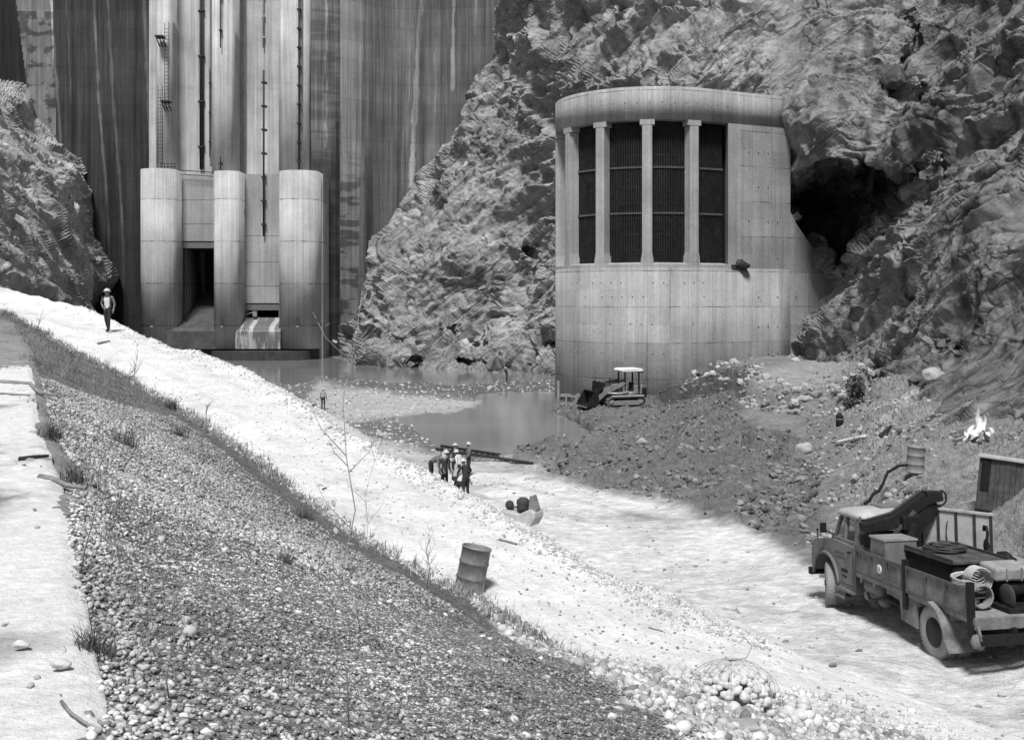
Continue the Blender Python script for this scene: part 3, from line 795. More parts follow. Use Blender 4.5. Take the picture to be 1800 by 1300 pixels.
c *= 1 - 0.25 * rt * sstep(640, 860, u_) * 1.0
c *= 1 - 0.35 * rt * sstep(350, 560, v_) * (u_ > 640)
for a0, a1, w_, g_, vm in ((740, 722, 8, 2.2, 330), (766, 764, 1.5, 1.5, 200), (797, 795, 5, 2.3, 160), (837, 834, 2.5, 2.0, 60), (725, 712, 2, 1.4, 260), (675, 672, 2, 1.3, 500)):
    c = streak(c, a0, 0, a1, 330, w_, g_, vmax=vm)
c = streak(c, 573, 0, 573, 300, 3, 2.0, vmax=260)
c = np.where((u_ > 590) & (u_ < 597) & (v_ > 215), c * 0.6, c)
# joints between the blocks of concrete
for uj in (128, 240, 598, 640, 700, 780, 825):
    c = streak(c, uj, 0, uj, 300, 1.2, 0.6)
M_dam = concrete('stained_dam_concrete', 1, lift=3.1, joint=0.4, streak=0.5, usecol=True)
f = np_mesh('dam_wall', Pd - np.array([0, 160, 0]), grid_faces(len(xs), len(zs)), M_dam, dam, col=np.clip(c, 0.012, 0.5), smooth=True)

def pier_outline(x0, x1, yn, yb, n=14, rx=None):
    """rounded nose towards the camera"""
    xc, r = (x0 + x1) / 2, (x1 - x0) / 2
    d = rx or r * 0.75
    return [(x0, yb)] + [(xc - r * math.cos(math.pi * k / n), yn + d - d * math.sin(math.pi * k / n)) for k in range(n + 1)] + [(x1, yb)]
piers = ((250, 319, 297), (380, 431, 301), (492, 567, 300))
XP = []
for i, (p0, p1, pt) in enumerate(piers):
    x0, x1 = WX(p0, 161), WX(p1, 161) - 0.5
    XP.append((x0, x1)); zt = WZ(pt, 159.5)
    b = DB(); o_ = pier_outline(x0, x1, 158.5, 175.0)
    b.prism(o_, 1.6, zt, 'z')
    p = b.build('pier', M_conc_p, dam)
    for q in p.data.polygons: q.use_smooth = abs(q.normal.z) < 0.5 and q.normal.y < 0.9
    # wet undercut foot
    b = DB(); b.prism(pier_outline(x0 + 0.25, x1 - 0.25, 159.3, 175.0), -3, 1.6, 'z'); b.build('pier_foot', M_dark, p)
    # recessed socket low on the nose
    b = DB(); xc = (x0 + x1) / 2 - 0.4 + (0.6 if i == 2 else 0); b.box((xc - 0.22, 158.42, 5.0), (xc + 0.22, 158.62, 6.0)); b.build('socket', M_dark, p)
    b = DB(); b.box((xc - 0.22, 158.35, 4.85), (xc + 0.22, 158.7, 5.0)); b.build('socket_sill', M_conc_p, p)
# half round pillars above the piers
for (p0, p1, fl) in ((279, 307, 1), (376, 416, 0), (493, 547, 1)):
    x0, x1 = WX(p0, 168), WX(p1, 168)
    b = DB(); b.prism(pier_outline(x0, x1, 165.9, 176.0, 14, 1.1), 20, 64, 'z')
    o = b.build('pillar', M_conc_w, dam)
    for q in o.data.polygons: q.use_smooth = abs(q.normal.z) < 0.5
# flat recessed walls between the pillars
zt0 = 64
def slab(p0, p1, Y, z0, z1, mat, name='recessed_wall', th=3.0):
    b = DB(); b.box((WX(p0, Y), Y, z0), (WX(p1, Y), Y + th, z1)); return b.build(name, mat, dam)
slab(262, 281, 170.5, 24, zt0, M_conc_w)
slab(305, 378, 170, 24, zt0, M_conc_w)
slab(414, 495, 170.6, 24, zt0, M_conc_w)
slab(545, 552, 171, 24, zt0, M_conc_w)
# dark strips down the grooves
b = DB()
for p0, p1, Y, z0 in ((304, 308, 169.9, 27), (369, 375.5, 169.9, 30), (425, 433, 170.5, 27), (530, 532, 165.9, 27)):
    b.box((WX(p0, Y), Y - 0.05, z0), (WX(p1, Y), Y + 0.2, zt0))
b.build('groove_strip', simple('dark_groove_grey', 0.15, 0.8, var=0.25, scale=1.0), dam)
# bay closures: stacked concrete panels, gate opening, sill
for i, (p0, p1, ztop, zo, zbot, joints) in enumerate(((319, 380, WZ(306, 163), WZ(436, 163), 4.7, (352, 394)), (431, 492, WZ(306, 163), WZ(545, 163), 6.0, (415, 461, 503)))):
    x0, x1 = XP[i][1], XP[i + 1][0]
    edges = [ztop] + [WZ(j, 163) for j in joints] + [zo + 1.0]
    for a, b_ in zip(edges[:-1], edges[1:]):
        q = DB(); q.box((x0 - 0.1, 163, b_ + 0.06), (x1 + 0.1, 165.2, a)); q.build('gate_panel', M_conc_g, dam)
    q = DB(); q.box((x0 - 0.1, 163.12, zo), (x1 + 0.1, 165, zo + 0.94)); q.build('gate_lintel', simple('damp_lintel', 0.13), dam)
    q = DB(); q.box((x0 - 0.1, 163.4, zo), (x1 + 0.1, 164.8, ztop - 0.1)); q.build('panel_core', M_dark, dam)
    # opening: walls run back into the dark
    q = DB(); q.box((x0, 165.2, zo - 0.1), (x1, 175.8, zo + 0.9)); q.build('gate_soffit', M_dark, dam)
    q = DB()
    if i == 0:
        q.prism([(159.6, 1.6), (159.6, 4.4), (160.4, 4.7), (162.5, 5.2), (175.4, 10.5), (175.4, 1.6)], x0 - 0.02, x1 + 0.02, 'x')
        q.prism([(158.9, 1.6), (158.9, 4.2), (159.7, 4.68), (162.0, 4.9), (162.0, 1.6)], x0 - 1.1, x1 + 0.5, 'x')
        q.build('sill', simple('wet_sill_concrete', 0.085, 0.35, var=0.35, scale=1.2), dam)
        q = DB(); q.box((x1 - 0.06, 165.3, 6), (x1 + 0.3, 175.6, zo)); q.build('gate_guide', M_dark, dam)
        q = DB(); q.box((x0 + 0.5, 163.0, 4.8), (x0 + 0.62, 163.3, zo)); q.box((x0 + 0.1, 163.2, 4.8), (x0 + 0.25, 163.5, zo)); q.build('gate_rail', M_iron, dam)
    else:
        q.prism([(159.6, 1.6), (159.6, 4.6), (160.0, 4.9), (163.4, 6.1), (175.4, 6.3), (175.4, 1.6)], x0 - 0.02, x1 + 0.02, 'x')
        q.prism([(159.0, 1.6), (159.0, 4.1), (159.7, 4.62), (162.0, 5.3), (162.0, 1.6)], x0 - 0.9, x1 + 0.5, 'x')
        m2, nt2, b2 = new_mat('striped_wet_sill')
        pos = nt2.nodes.new('ShaderNodeNewGeometry').outputs['Position']
        nn = noise_(nt2, pos, 1.0, 4, 0.6, (0.9, 0.05, 0.12))
        nt2.links.new(math_(nt2, 'MULTIPLY', ramp_(nt2, nn, 0.46, 0.54, 0.12, 0.38), ramp_(nt2, noise_(nt2, pos, 2.5), 0.3, 0.7, 0.8, 1.15)), b2.inputs['Base Color'])
        b2.inputs['Roughness'].default_value = 0.5
        q.build('sill', m2, dam)
        q = DB(); q.tube([(x0 + 0.3, 162.8, 6.6), (x0 + 1.5, 162.6, 7.0)], 0.09, 6); q.box((x0 + 1.3, 162.3, 6.3), (x0 + 1.9, 162.8, 7.1)); q.build('sill_debris', M_timber, dam)
        q = DB(); q.box((x1 - 0.5, 162.6, 6.2), (x1 - 0.2, 162.8, 7.4)); q.build('stub_post', M_timber, dam)
    # dark waterline under the bay
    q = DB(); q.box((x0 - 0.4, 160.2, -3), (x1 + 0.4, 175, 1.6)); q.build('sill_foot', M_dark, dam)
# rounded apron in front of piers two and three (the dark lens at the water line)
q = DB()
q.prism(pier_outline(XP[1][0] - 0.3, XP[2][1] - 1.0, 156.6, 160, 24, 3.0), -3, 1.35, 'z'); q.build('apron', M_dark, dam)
# dark wall behind openings
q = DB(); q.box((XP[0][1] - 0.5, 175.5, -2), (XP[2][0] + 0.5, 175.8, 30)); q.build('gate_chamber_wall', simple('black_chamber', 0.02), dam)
# side flank right of pier 3
q = DB(); q.box((XP[2][1] - 0.3, 162.5, -3), (XP[2][1] + 0.30, 175, WZ(307, 163))); q.build('pier_flank', M_conc_p, dam)
# pipes and rods down the recesses
def pipe(px, py0, py1, Y, r, name='drop_pipe', mat=M_iron, clamps=5):
    q = DB(); x = WX(px, Y); z0, z1 = WZ(py1, Y), WZ(py0, Y)
    q.tube([(x, Y, z0), (x, Y, z1)], r, 8)
    for k in range(clamps):
        z = z0 + (z1 - z0) * (k + 0.5) / clamps
        q.box((x - 2.2 * r, Y - r * 1.4, z - 0.12), (x + 2.2 * r, Y + 1.0, z + 0.12))
    return q.build(name, mat, dam)
pipe(352.5, -100, 298, 169.6, 0.17); pipe(356.5, -100, 297, 169.6, 0.12); pipe(463.5, 124, 415, 162.6, 0.15, clamps=7)
pipe(463, -100, 84, 170.2, 0.11, mat=M_pale_iron); pipe(387.5, -100, 84, 165.4, 0.09, clamps=3); pipe(387.5, 275, 300, 165.3, 0.1, clamps=1)
pipe(368.5, 120, 275, 169.6, 0.06, clamps=3); pipe(525.5, -100, 300, 165.4, 0.13, clamps=12)
# two ladders with cages of rungs and their dark brackets
for px, py0, py1, Y in ((281.5, 150, 292, 165.2), (293, 40, 190, 165.0)):
    q = DB(); x = WX(px, Y); z0, z1 = WZ(py1, Y), WZ(py0, Y)
    for s in (-0.33, 0.33): q.tube([(x + s, Y, z0), (x + s, Y, z1)], 0.05, 5)
    n = int((z1 - z0) / 0.55)
    for k in range(n): q.tube([(x - 0.33, Y, z0 + k * 0.55), (x + 0.33, Y, z0 + k * 0.55)], 0.035, 4)
    q.build('ladder', M_iron, dam)
for px, py in ((281, 65), (291, 179)):
    x, z = WX(px, 164.6), WZ(py, 164.6)
    q = DB(); q.box((x - 0.6, 164.0, z - 0.1), (x + 0.6, 165.6, z + 0.15))
    for s in (-0.45, 0.0, 0.45): q.tube([(x + s, 164.1, z), (x + s + 0.15, 165.5, z - 1.3)], 0.09, 5)
    q.build('bracket', M_iron, dam)
# railing on the pier heads
q = DB(); zt = WZ(297, 160)
for a, b_ in (((WX(310, 162), 162.2), (WX(380, 162), 162.2)),):
    q.tube([(a[0], a[1], zt + .1), (b_[0], b_[1], zt - .3)], 0.07, 6); q.tube([(a[0], a[1], zt - 0.5), (b_[0], b_[1], zt - 0.9)], 0.05, 6)
for k in range(5):
    xx = WX(283 + 6 * k, 161.5)
    q.tube([(xx, 161.5, zt - 0.1), (xx, 161.5, zt + 1.1)], 0.06, 5)
q.tube([(WX(282, 161.5), 161.5, zt + 1.0), (WX(309, 161.5), 161.5, zt + 1.0)], 0.05, 5)
q.tube([(WX(282, 161.5), 161.5, zt + 0.5), (WX(309, 161.5), 161.5, zt + 0.5)], 0.05, 5)
q.build('railing', M_iron, dam)

# ================================================================== INTAKE TOWER
TX, TY, TR = 12.5, 99.5, 8.5
M_conc_t = concrete('tower_concrete', 0.28, lift=3.05, joint=0.6, streak=0.26, off=0.75, spots=0.30, panel=1.9)
M_conc_c = concrete('column_concrete', 0.33, lift=3.05, joint=0.12, streak=0.2)
tower = thing('intake_tower', 'round concrete intake tower with tall barred openings built against the cliff', 'tower', (TX, TY, 0))
def TB():
    b = MB(); b.M = Matrix.Translation((-TX, -TY, 0)); return b
def arc(r, a0, a1, n): return [(TX + r * math.sin(R_(a0 + (a1 - a0) * k / n)), TY - r * math.cos(R_(a0 + (a1 - a0) * k / n))) for k in range(n + 1)]
Z_SILL, Z_LIN, Z_TOP = 12.25, 24.2, 27.0
A_END = 26.0
WE = (24.75, 96.1)      # corner where the wing meets the rock
P26 = (TX + TR * math.sin(R_(26)), TY - TR * math.cos(R_(26)))
def frame(a):
    """placement on the outer face: round up to 26 degrees, straight after that"""
    if a <= A_END: return Matrix.Translation((TX, TY, 0)) @ Matrix.Rotation(R_(a), 4, 'Z')
    d = (a - A_END) * TR * math.pi / 180
    return Matrix.Translation((d * math.cos(R_(26)), d * math.sin(R_(26)), 0)) @ Matrix.Translation((TX, TY, 0)) @ Matrix.Rotation(R_(26), 4, 'Z')
def outer(off, n=56):
    q = arc(TR - off, -175, A_END, n); e = (WE[0] - math.sin(R_(26)) * off, WE[1] + math.cos(R_(26)) * off)
    a = q[-1]
    return q + [(a[0] + (e[0] - a[0]) * k / 6, a[1] + (e[1] - a[1]) * k / 6) for k in range(1, 7)]
def strip_wall(b, outer, inner, z0, z1):
    pts = outer + inner[::-1]
    b.prism(pts, z0, z1, 'z')
o1, i1 = outer(0), outer(1.6)
b = TB(); strip_wall(b, o1, i1, -3, Z_SILL - 0.5)
q = b.build('drum', M_conc_t, tower)
for f_ in q.data.polygons: f_.use_smooth = abs(f_.normal.z) < .5
b = TB()   # sloped sill ring
oo, ii = arc(TR, -175, A_END, 56) + [(18.7, 93.09)], arc(TR - 1.4, -175, A_END, 56) + [(18.1, 94.35)]
n = len(oo)
vs = [(x, y, Z_SILL - 0.5) for x, y in oo] + [(x, y, Z_SILL - 0.22) for x, y in oo] + [(x, y, Z_SILL) for x, y in ii] + [(x, y, Z_SILL - 0.5) for x, y in ii]
fs = [(k * n + i, k * n + i + 1, ((k + 1) % 4) * n + i + 1, ((k + 1) % 4) * n + i) for k in range(4) for i in range(n - 1)]
b._add(vs, fs); b.build('sill_ring', M_conc_c, tower)
b = TB(); strip_wall(b, o1, i1, Z_LIN, Z_TOP); b.prism(outer(1.5)[:-1] + [(24.0, 103), (8, 107)], Z_TOP - 0.7, Z_TOP - 0.02, 'z')
q = b.build('lintel_ring', M_conc_t, tower)
for f_ in q.data.polygons: f_.use_smooth = abs(f_.normal.z) < .5
cols = (-148, -120, -92, -64, -36, -7.5, 20.5)
for a in cols:
    M_ = frame(a)
    b = TB()
    # chamfered shaft flush with the drum face, splayed foot, corbelled head
    b.prism([(-0.42, -TR + 0.05), (-0.30, -TR - 0.0 + 0.0), (0.30, -TR), (0.42, -TR + 0.05), (0.42, -TR + 1.5), (-0.42, -TR + 1.5)], Z_SILL - 0.3, Z_LIN - 0.45, 'z', M_)
    b.prism([(-0.62, -TR - 0.006), (0.62, -TR - 0.006), (0.62, -TR + 1.5), (-0.62, -TR + 1.5)], Z_LIN - 0.42, Z_LIN + 0.02, 'z', M_)
    vs = [(-0.60, -TR + 0.02, Z_SILL - 0.46), (0.60, -TR + 0.02, Z_SILL - 0.46), (0.60, -TR + 1.4, Z_SILL - 0.1), (-0.60, -TR + 1.4, Z_SILL - 0.1),
          (-0.43, -TR + 0.015, Z_SILL + 0.7), (0.43, -TR + 0.015, Z_SILL + 0.7), (0.43, -TR + 1.4, Z_SILL + 0.9), (-0.43, -TR + 1.4, Z_SILL + 0.9)]
    b._add(vs, [(3, 2, 1, 0), (4, 5, 6, 7), (0, 1, 5, 4), (1, 2, 6, 5), (2, 3, 7, 6), (3, 0, 4, 7)], M_)
    b.build('column', M_conc_c, tower)
# trash racks
M_rack = simple('rack_iron', 0.022, 0.6, 0.2, var=0.6, scale=3)
M_rackp = simple('rack_clip_iron', 0.10, 0.6, 0.0, var=0.3)
M_void = simple('dark_shaft', 0.005)  # near-black core: shade behind the racks put into its colour
allc = list(cols) + [43.9]
for a0, a1 in zip(allc[:-1], allc[1:]):
    a0_, a1_ = a0 + 3.4, a1 - (3.4 if a1 != 43.9 else 0.0)
    b = TB(); n = 19
    for k in range(n + 1):
        a = a0_ + (a1_ - a0_) * k / n
        M_ = frame(a)
        b.box((-0.035, -TR + 0.95, Z_SILL - 0.1), (0.035, -TR + 1.1, Z_LIN + 0.1), M_)
    for z in np.arange(Z_SILL + 1.0, Z_LIN, 1.35):
        p_ = [frame(a) @ Vector((0, -TR + 1.12, z)) for a in np.linspace(a0_, a1_, 6)]
        b.tube(p_, 0.045, 4)
    r = b.build('trash_rack', M_rack, tower)
    for z in (16.4, 20.3):
        b = TB()
        for k in range(n + 1):
            a = a0_ + (a1_ - a0_) * k / n
            M_ = frame(a)
            b.box((-0.05, -TR + 0.86, z - 0.08), (0.05, -TR + 0.94, z + 0.08), M_)
        b.build('rack_clips', M_rackp, r)
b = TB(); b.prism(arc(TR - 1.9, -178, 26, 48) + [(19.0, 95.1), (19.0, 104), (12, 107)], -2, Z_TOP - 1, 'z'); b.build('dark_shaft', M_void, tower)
# wing wall: upper panel stops at the corner, lower part flares out to the rock
def wing(x): return P26[1] + (x - P26[0]) * (WE[1] - P26[1]) / (WE[0] - P26[0])
xe = 18.62
x48, x1308 = 26.9, 20.15
def wpoly(pts, th, name, mat, off=0.0):
    b = TB(); vs = []
    for x, z in pts: vs.append((x, wing(x) + off, z))
    for x, z in pts: vs.append((x + 0.15, wing(x) + th, z))
    n = len(pts)
    b._add(vs, [tuple(range(n)), tuple(range(2 * n - 1, n - 1, -1))] + [(i, (i + 1) % n, n + (i + 1) % n, n + i) for i in range(n)])
    return b.build(name, mat, tower)
wpoly([(xe + 1.15, Z_SILL - 0.52), (WE[0], Z_SILL - 0.52), (WE[0], Z_LIN + 0.02), (xe + 1.15, Z_LIN + 0.02)], 3.0, 'wing_wall', M_conc_t)
wpoly([(WE[0] - 0.003, -2), (31.5, -2), (30.4, 5.5), (29.2, 9.5), (28.6, WZ(480, 98.3)), (27.2, WZ(440, 97.6)), (WE[0] + 0.5, WZ(390, 96.3)), (WE[0] - 0.003, WZ(372, 96.1))], 3.0, 'wing_wall', M_conc_t)
wpoly([(xe - 0.02, Z_SILL - 0.51), (xe + 1.147, Z_SILL - 0.51), (xe + 1.147, Z_LIN), (xe - 0.02, Z_LIN)], 2.9, 'pilaster', M_conc_c, -0.02)
b = TB(); b.blob((19.9, 93.55, Z_SILL - 0.25), (0.75, 0.35, 0.45), 3, 0.4); b.tube([(18.9, 93.1, Z_SILL - .3), (19.8, 93.4, Z_SILL - .2)], 0.1, 5); b.build('tar_lump', M_iron, tower)
b = TB()    # rows of dark form-tie holes
for z in (2.0, 4.4, 6.9, 9.2, 10.4):
    for a in np.arange(-60, 44, 6.1):
        if rng.random() < .55: continue
        M_ = Matrix.Translation((TX, TY, 0)) @ Matrix.Rotation(R_(a + (z * 7) % 3), 4, 'Z')
        b.box((-0.05, -TR - 0.006, z), (0.05, -TR + 0.02, z + 0.1), M_)
for z in (9.2, 12.6, 15.8, 18.8, 21.8, 4.2, 6.6):
    for x in np.arange(20.6, 27.2 if z < 12 else 24.4, 0.95):
        if rng.random() < .5: continue
        b.box((x - 0.05, wing(x) - 0.04, z), (x + 0.05, wing(x) + 0.05, z + 0.1))
for a in np.arange(-70, 50, 7.1):
    M_ = frame(a)
    b.box((-0.045, -TR - 0.006, 25.6), (0.045, -TR + 0.02, 25.69), M_)
b.build('tie_holes', M_dark, tower)['kind'] = 'stuff'

# ================================================================== CONCRETE LEDGE (left foreground)
M_ledge = vcol_mat('ledge_concrete', 9.0, 0.80, 1.14, ((3.0, 0.03), (22.0, 0.02), (60, .006)))
Lb = [(2.6, -5.0), (-1.5, 4.1), (-2.27, 5.8), (-3.45, 8.5), (-5.85, 13.5), (-7.6, 17.3), (-9.4, 21.3), (-12.0, 27.0)]
sl = np.concatenate([np.linspace(0, 1, 30)[:-1], 1 + np.linspace(0, 6, 560)])
LB = np.array(Lb); k = np.clip(sl.astype(int), 0, len(Lb) - 2); ff = (sl - k)[:, None]
edge = LB[k] * (1 - ff) + LB[k + 1] * ff
cr = np.linspace(0, 1, 150) ** 1.3
wid = 16.0
rows = []; tl = [-0.05, -0.02] + list(cr * wid)
S1, T1 = np.meshgrid(np.arange(len(sl)), np.array(tl), indexing='ij')
s1, t1 = S1.ravel(), T1.ravel()
ex, ey = edge[s1, 0], edge[s1, 1]
jag = 0.022 * fbm(np.stack([ex * 1.5, ey * 1.5, ex * 0], 1), 4, 121)
tc_ = np.maximum(t1, 0)
P = np.stack([ex - (tc_ + jag) * 0.9, ey - (tc_ + jag) * 0.42 * 0.9, np.full(len(ex), CAMZ - 1.70)], 1)
lf = fbm(P * 0.9, 4, 122); deb = sstep(0.05, 0.4, fbm(P * np.array([0.5, 0.35, 1]) + 7, 3, 123))
P[:, 2] += 0.02 * lf + deb * 0.05 * np.abs(fbm(P * 7, 4, 124, gain=0.65)) + 0.012 * fbm(P * 16, 2, 126)
P[:, 2] -= 0.03 * sstep(0.10, 0.0, tc_)
P[:, 2] = np.where(t1 < -0.03, P[:, 2] - 1.2, np.where(t1 < 0, P[:, 2] - 0.05, P[:, 2]))
cc = 0.62 * (1 + 0.10 * lf) * (1 - 0.62 * deb * sstep(-0.3, 0.4, fbm(P * 3, 3, 125)))
ledge = np_mesh('concrete_ledge', P, grid_faces(len(sl), len(tl)), M_ledge, col=np.clip(cc, 0.05, 0.85))
tag(ledge, 'pale concrete ledge strewn with grit along the left edge of the slope', 'ledge')
# ================================================================== CRANE TRUCK
# local axes: x forward, y left, z up, origin on the ground under the rear axle
M_tpaint = simple('dusty_truck_paint', 0.135, 0.75, 0.1, var=0.36, scale=2.2, bump=0.004, bscale=30)
M_tpaint2 = simple('truck_bed_paint', 0.155, 0.8, 0.1, var=0.5, scale=2.6, bump=0.006, bscale=25)
M_tdark = simple('truck_rail_paint', 0.085, 0.8, 0.1, var=0.4, scale=5)
M_roof = simple('pale_roof_paint', 0.35, 0.6, 0.0, var=0.2, scale=2)
M_tyre = simple('dusty_tyre', 0.27, 0.95, 0.0, var=0.15, scale=5, bump=0.01, bscale=30)
M_tyred = simple('tyre_tread', 0.24, 0.95, 0.0, var=0.2, scale=6, bump=0.02, bscale=18)
M_hub = simple('dusty_wheel_hub', 0.05, 0.8, 0.2, var=0.3)
M_black = simple('black_grease', 0.011, 0.7, 0.0, var=0.5, spec=0.25)
M_rope = simple('hemp_rope', 0.20, 0.9, 0.0, var=0.4, scale=20)
M_ropel = simple('pale_cable', 0.42, 0.9, 0.0, var=0.3, scale=20)
M_plank = simple('grey_planks', 0.22, 0.9, var=0.35, scale=8, bump=0.01)
M_canvas = simple('pale_canvas', 0.25, 0.9, var=0.25, scale=6, bump=0.02, bscale=9)
M_white = simple('white_paint', 0.7, 0.6)
M_grey = simple('grey_enamel', 0.16, 0.7, 0.1, var=0.2)
m, nt, b = new_mat('window_glass'); b.inputs['Base Color'].default_value = g3(0.05); b.inputs['Roughness'].default_value = 0.08
b.inputs['Alpha'].default_value = 0.45; M_glass = m
TP = Vector((8.5, 21.8)) - Vector((-0.985, -0.174)) * 1.2
truck = thing('crane_truck', 'dusty flatbed truck with a folded crane behind the cab and a load of gear', 'truck',
              (TP.x, TP.y, CAMZ - 7.30), (0, R_(3.0), R_(100)))
TRK = truck
# ---- chassis
b = MB()
for y in (-0.42, 0.42): b.box((-1.55, y - 0.05, 0.72), (5.3, y + 0.05, 0.95))
for x in (-1.4, -0.3, 0.9, 2.2, 3.3, 5.1): b.box((x, -0.42, 0.76), (x + 0.1, 0.42, 0.9))
b.build('chassis', M_black, TRK)
b = MB(); b.tube([(0, -0.9, 0.52), (0, 0.9, 0.52)], 0.12, 10); b.blob((0, 0, 0.52), (0.3, 0.3, 0.28), 1, 0.05)
b.build('rear_axle', M_black, TRK)
b = MB(); b.tube([(4.8, -0.9, 0.5), (4.8, 0.9, 0.5)], 0.08, 8); b.build('front_axle', M_black, TRK)
def wheel(R, w, outer):
    """tyre along y centred at 0, outer side +y"""
    b = MB(); h = w / 2
    b.mi = 0
    b.lathe([(R * 0.56, -h * 0.9), (R * 0.80, -h), (R * 0.94, -h * 0.9), (R, -h * 0.62), (R, h * 0.62), (R * 0.94, h * 0.9), (R * 0.80, h), (R * 0.58, h * 0.9), (R * 0.54, h * 0.55)], 40, axis='y')
    b.mi = 1
    for k in range(44):
        a = 2 * math.pi * k / 44
        M_ = Matrix.Rotation(a, 4, 'Y')
        b.box((-0.022, -h * 0.86, R * 0.955), (0.022, -h * 0.30, R * 1.018), M_)
        b.box((-0.022, h * 0.30, R * 0.955), (0.022, h * 0.86, R * 1.018), M_ @ Matrix.Rotation(0.07, 4, 'Y'))
        b.box((-0.02, -h * 0.18, R * 0.985), (0.02, h * 0.18, R * 1.012), M_ @ Matrix.Rotation(0.035, 4, 'Y'))
    return b
def wheel_obj(x, y, z, steer=0.0, dish=-0.12, parent=TRK, R=0.525, w=0.27):
    side = 1 if y > 0 else -1
    wb = wheel(R, w, 1)
    t = wb.build('wheel', [M_tyre, M_tyred], parent)
    t.location = (x, y, z); t.rotation_euler = (0, 0, steer + (0 if side > 0 else math.pi))
    b = MB(); h = w / 2
    b.lathe([(R * 0.56, h * 0.86), (R * 0.53, h * 0.5), (R * 0.49, h * 0.2 + dish * 0.5), (R * 0.40, dish), (R * 0.20, dish - 0.01), (R * 0.19, dish + 0.10), (R * 0.12, dish + 0.13), (0.001, dish + 0.13)], 28, axis='y')
    for k in range(8):
        a = 2 * math.pi * k / 8
        b.tube([(R * 0.30 * math.cos(a), dish - 0.01, R * 0.30 * math.sin(a)), (R * 0.30 * math.cos(a), dish + 0.04, R * 0.30 * math.sin(a))], 0.018, 6)
    b.build('rim', M_hub, t)
    return t
wheel_obj(0, 1.06, 0.525); wheel_obj(0, 0.74, 0.525, dish=-0.03); wheel_obj(0, -1.06, 0.525); wheel_obj(0, -0.74, 0.525, dish=-0.03)
wheel_obj(4.8, 1.02, 0.515, R_(-24), R=0.51, w=0.26, dish=0.02); wheel_obj(4.8, -1.02, 0.515, R_(-24), R=0.51, w=0.26, dish=0.02)
# ---- cab: lofted shell with bonnet
def loft(secs, name, mat, parent, close=True, bevel=0.0, smooth=False):
    b = MB(); n = len(secs[0]); vs = [p for s in secs for p in s]
    fs = [(i * n + k, i * n + (k + 1) % n, (i + 1) * n + (k + 1) % n, (i + 1) * n + k) for i in range(len(secs) - 1) for k in range(n)]
    if close: fs += [tuple(range(n - 1, -1, -1)), tuple((len(secs) - 1) * n + k for k in range(n))]
    b._add(vs, fs, None, smooth); return b.build(name, mat, parent, bevel)
# lower cab body, door side has the door skin; front wheel arch is cut as a profile
def side_profile():
    pts = [(3.30, 0.60), (3.30, 1.62), (4.42, 1.66), (4.62, 1.63), (5.05, 1.58), (5.40, 1.50), (5.56, 1.38), (5.60, 1.15), (5.58, 0.78), (5.45, 0.74), (5.42, 0.90)]
    for k in range(0, 13):
        a = math.radians(12 + k * 13.2); pts.append((4.80 + 0.66 * math.cos(a), 0.62 + 0.66 * math.sin(a)))
    pts += [(4.12, 0.60)]
    return pts
sp = side_profile()
b = MB()
for y0, y1 in ((0.62, 1.13), (-1.13, -0.62)):
    b.prism([(x, z) for x, z in sp], y0, y1, 'y')
cabf = b.build('fender', M_tpaint, TRK, 0.05)
for s_ in (-1, 1):   # flared arch lips
    b = MB(); pts = []
    for k in range(15):
        a = math.radians(4 + k * 12.6); pts.append((4.80 + 0.66 * math.cos(a), s_ * 1.15, 0.62 + 0.66 * math.sin(a)))
    b.tube(pts, 0.045, 6); b.build('arch_lip', M_tpaint, TRK)
loft([[(3.32, -0.98, 0.65), (3.32, 0.98, 0.65), (3.32, 1.06, 1.62), (3.32, -1.06, 1.62)],
      [(4.35, -0.98, 0.65), (4.35, 0.98, 0.65), (4.35, 1.06, 1.66), (4.35, -1.06, 1.66)]], 'cab_lower', M_tpaint, TRK, bevel=0.05)
loft([[(4.34, -0.6, 0.85), (4.34, 0.6, 0.85), (4.34, 0.86, 1.45), (4.34, 0.62, 1.80), (4.34, -0.62, 1.80), (4.34, -0.86, 1.45)],
      [(5.05, -0.6, 0.85), (5.05, 0.6, 0.85), (5.05, 0.72, 1.42), (5.05, 0.46, 1.72), (5.05, -0.46, 1.72), (5.05, -0.72, 1.42)],
      [(5.62, -0.5, 0.80), (5.62, 0.5, 0.80), (5.60, 0.56, 1.30), (5.52, 0.34, 1.52), (5.52, -0.34, 1.52), (5.60, -0.56, 1.30)]], 'bonnet', M_tpaint, TRK, bevel=0.06)
# upper cab: pillars, window frames
zb, zt = 1.64, 2.32
def pillar(x0, x1, y, w=0.035, xt0=None, xt1=None):
    xt0 = x0 if xt0 is None else xt0; xt1 = x1 if xt1 is None else xt1
    s = 1 if y > 0 else -1; yt = y - s * 0.08
    return [(x0, y - w, zb), (x1, y - w, zb), (x1, y + w, zb), (x0, y + w, zb)], [(xt0, yt - w, zt), (xt1, yt - w, zt), (xt1, yt + w, zt), (xt0, yt + w, zt)]
for y in (1.02, -1.02):
    for a in ((3.32, 3.48, 3.36, 3.50), (3.96, 4.03, 3.94, 4.01), (4.50, 4.58, 4.20, 4.28)):
        s0, s1 = pillar(a[0], a[1], y, 0.04, a[2], a[3]); loft([s0, s1], 'cab_pillar', M_tpaint, TRK)
b = MB(); b.box((3.32, -1.04, 1.58), (4.60, -0.98, 1.72)); b.build('door_sill', M_tpaint, TRK)
b = MB(); b.box((3.32, 0.98, 1.58), (4.60, 1.065, 1.72)); b.build('door_sill', M_tpaint, TRK)
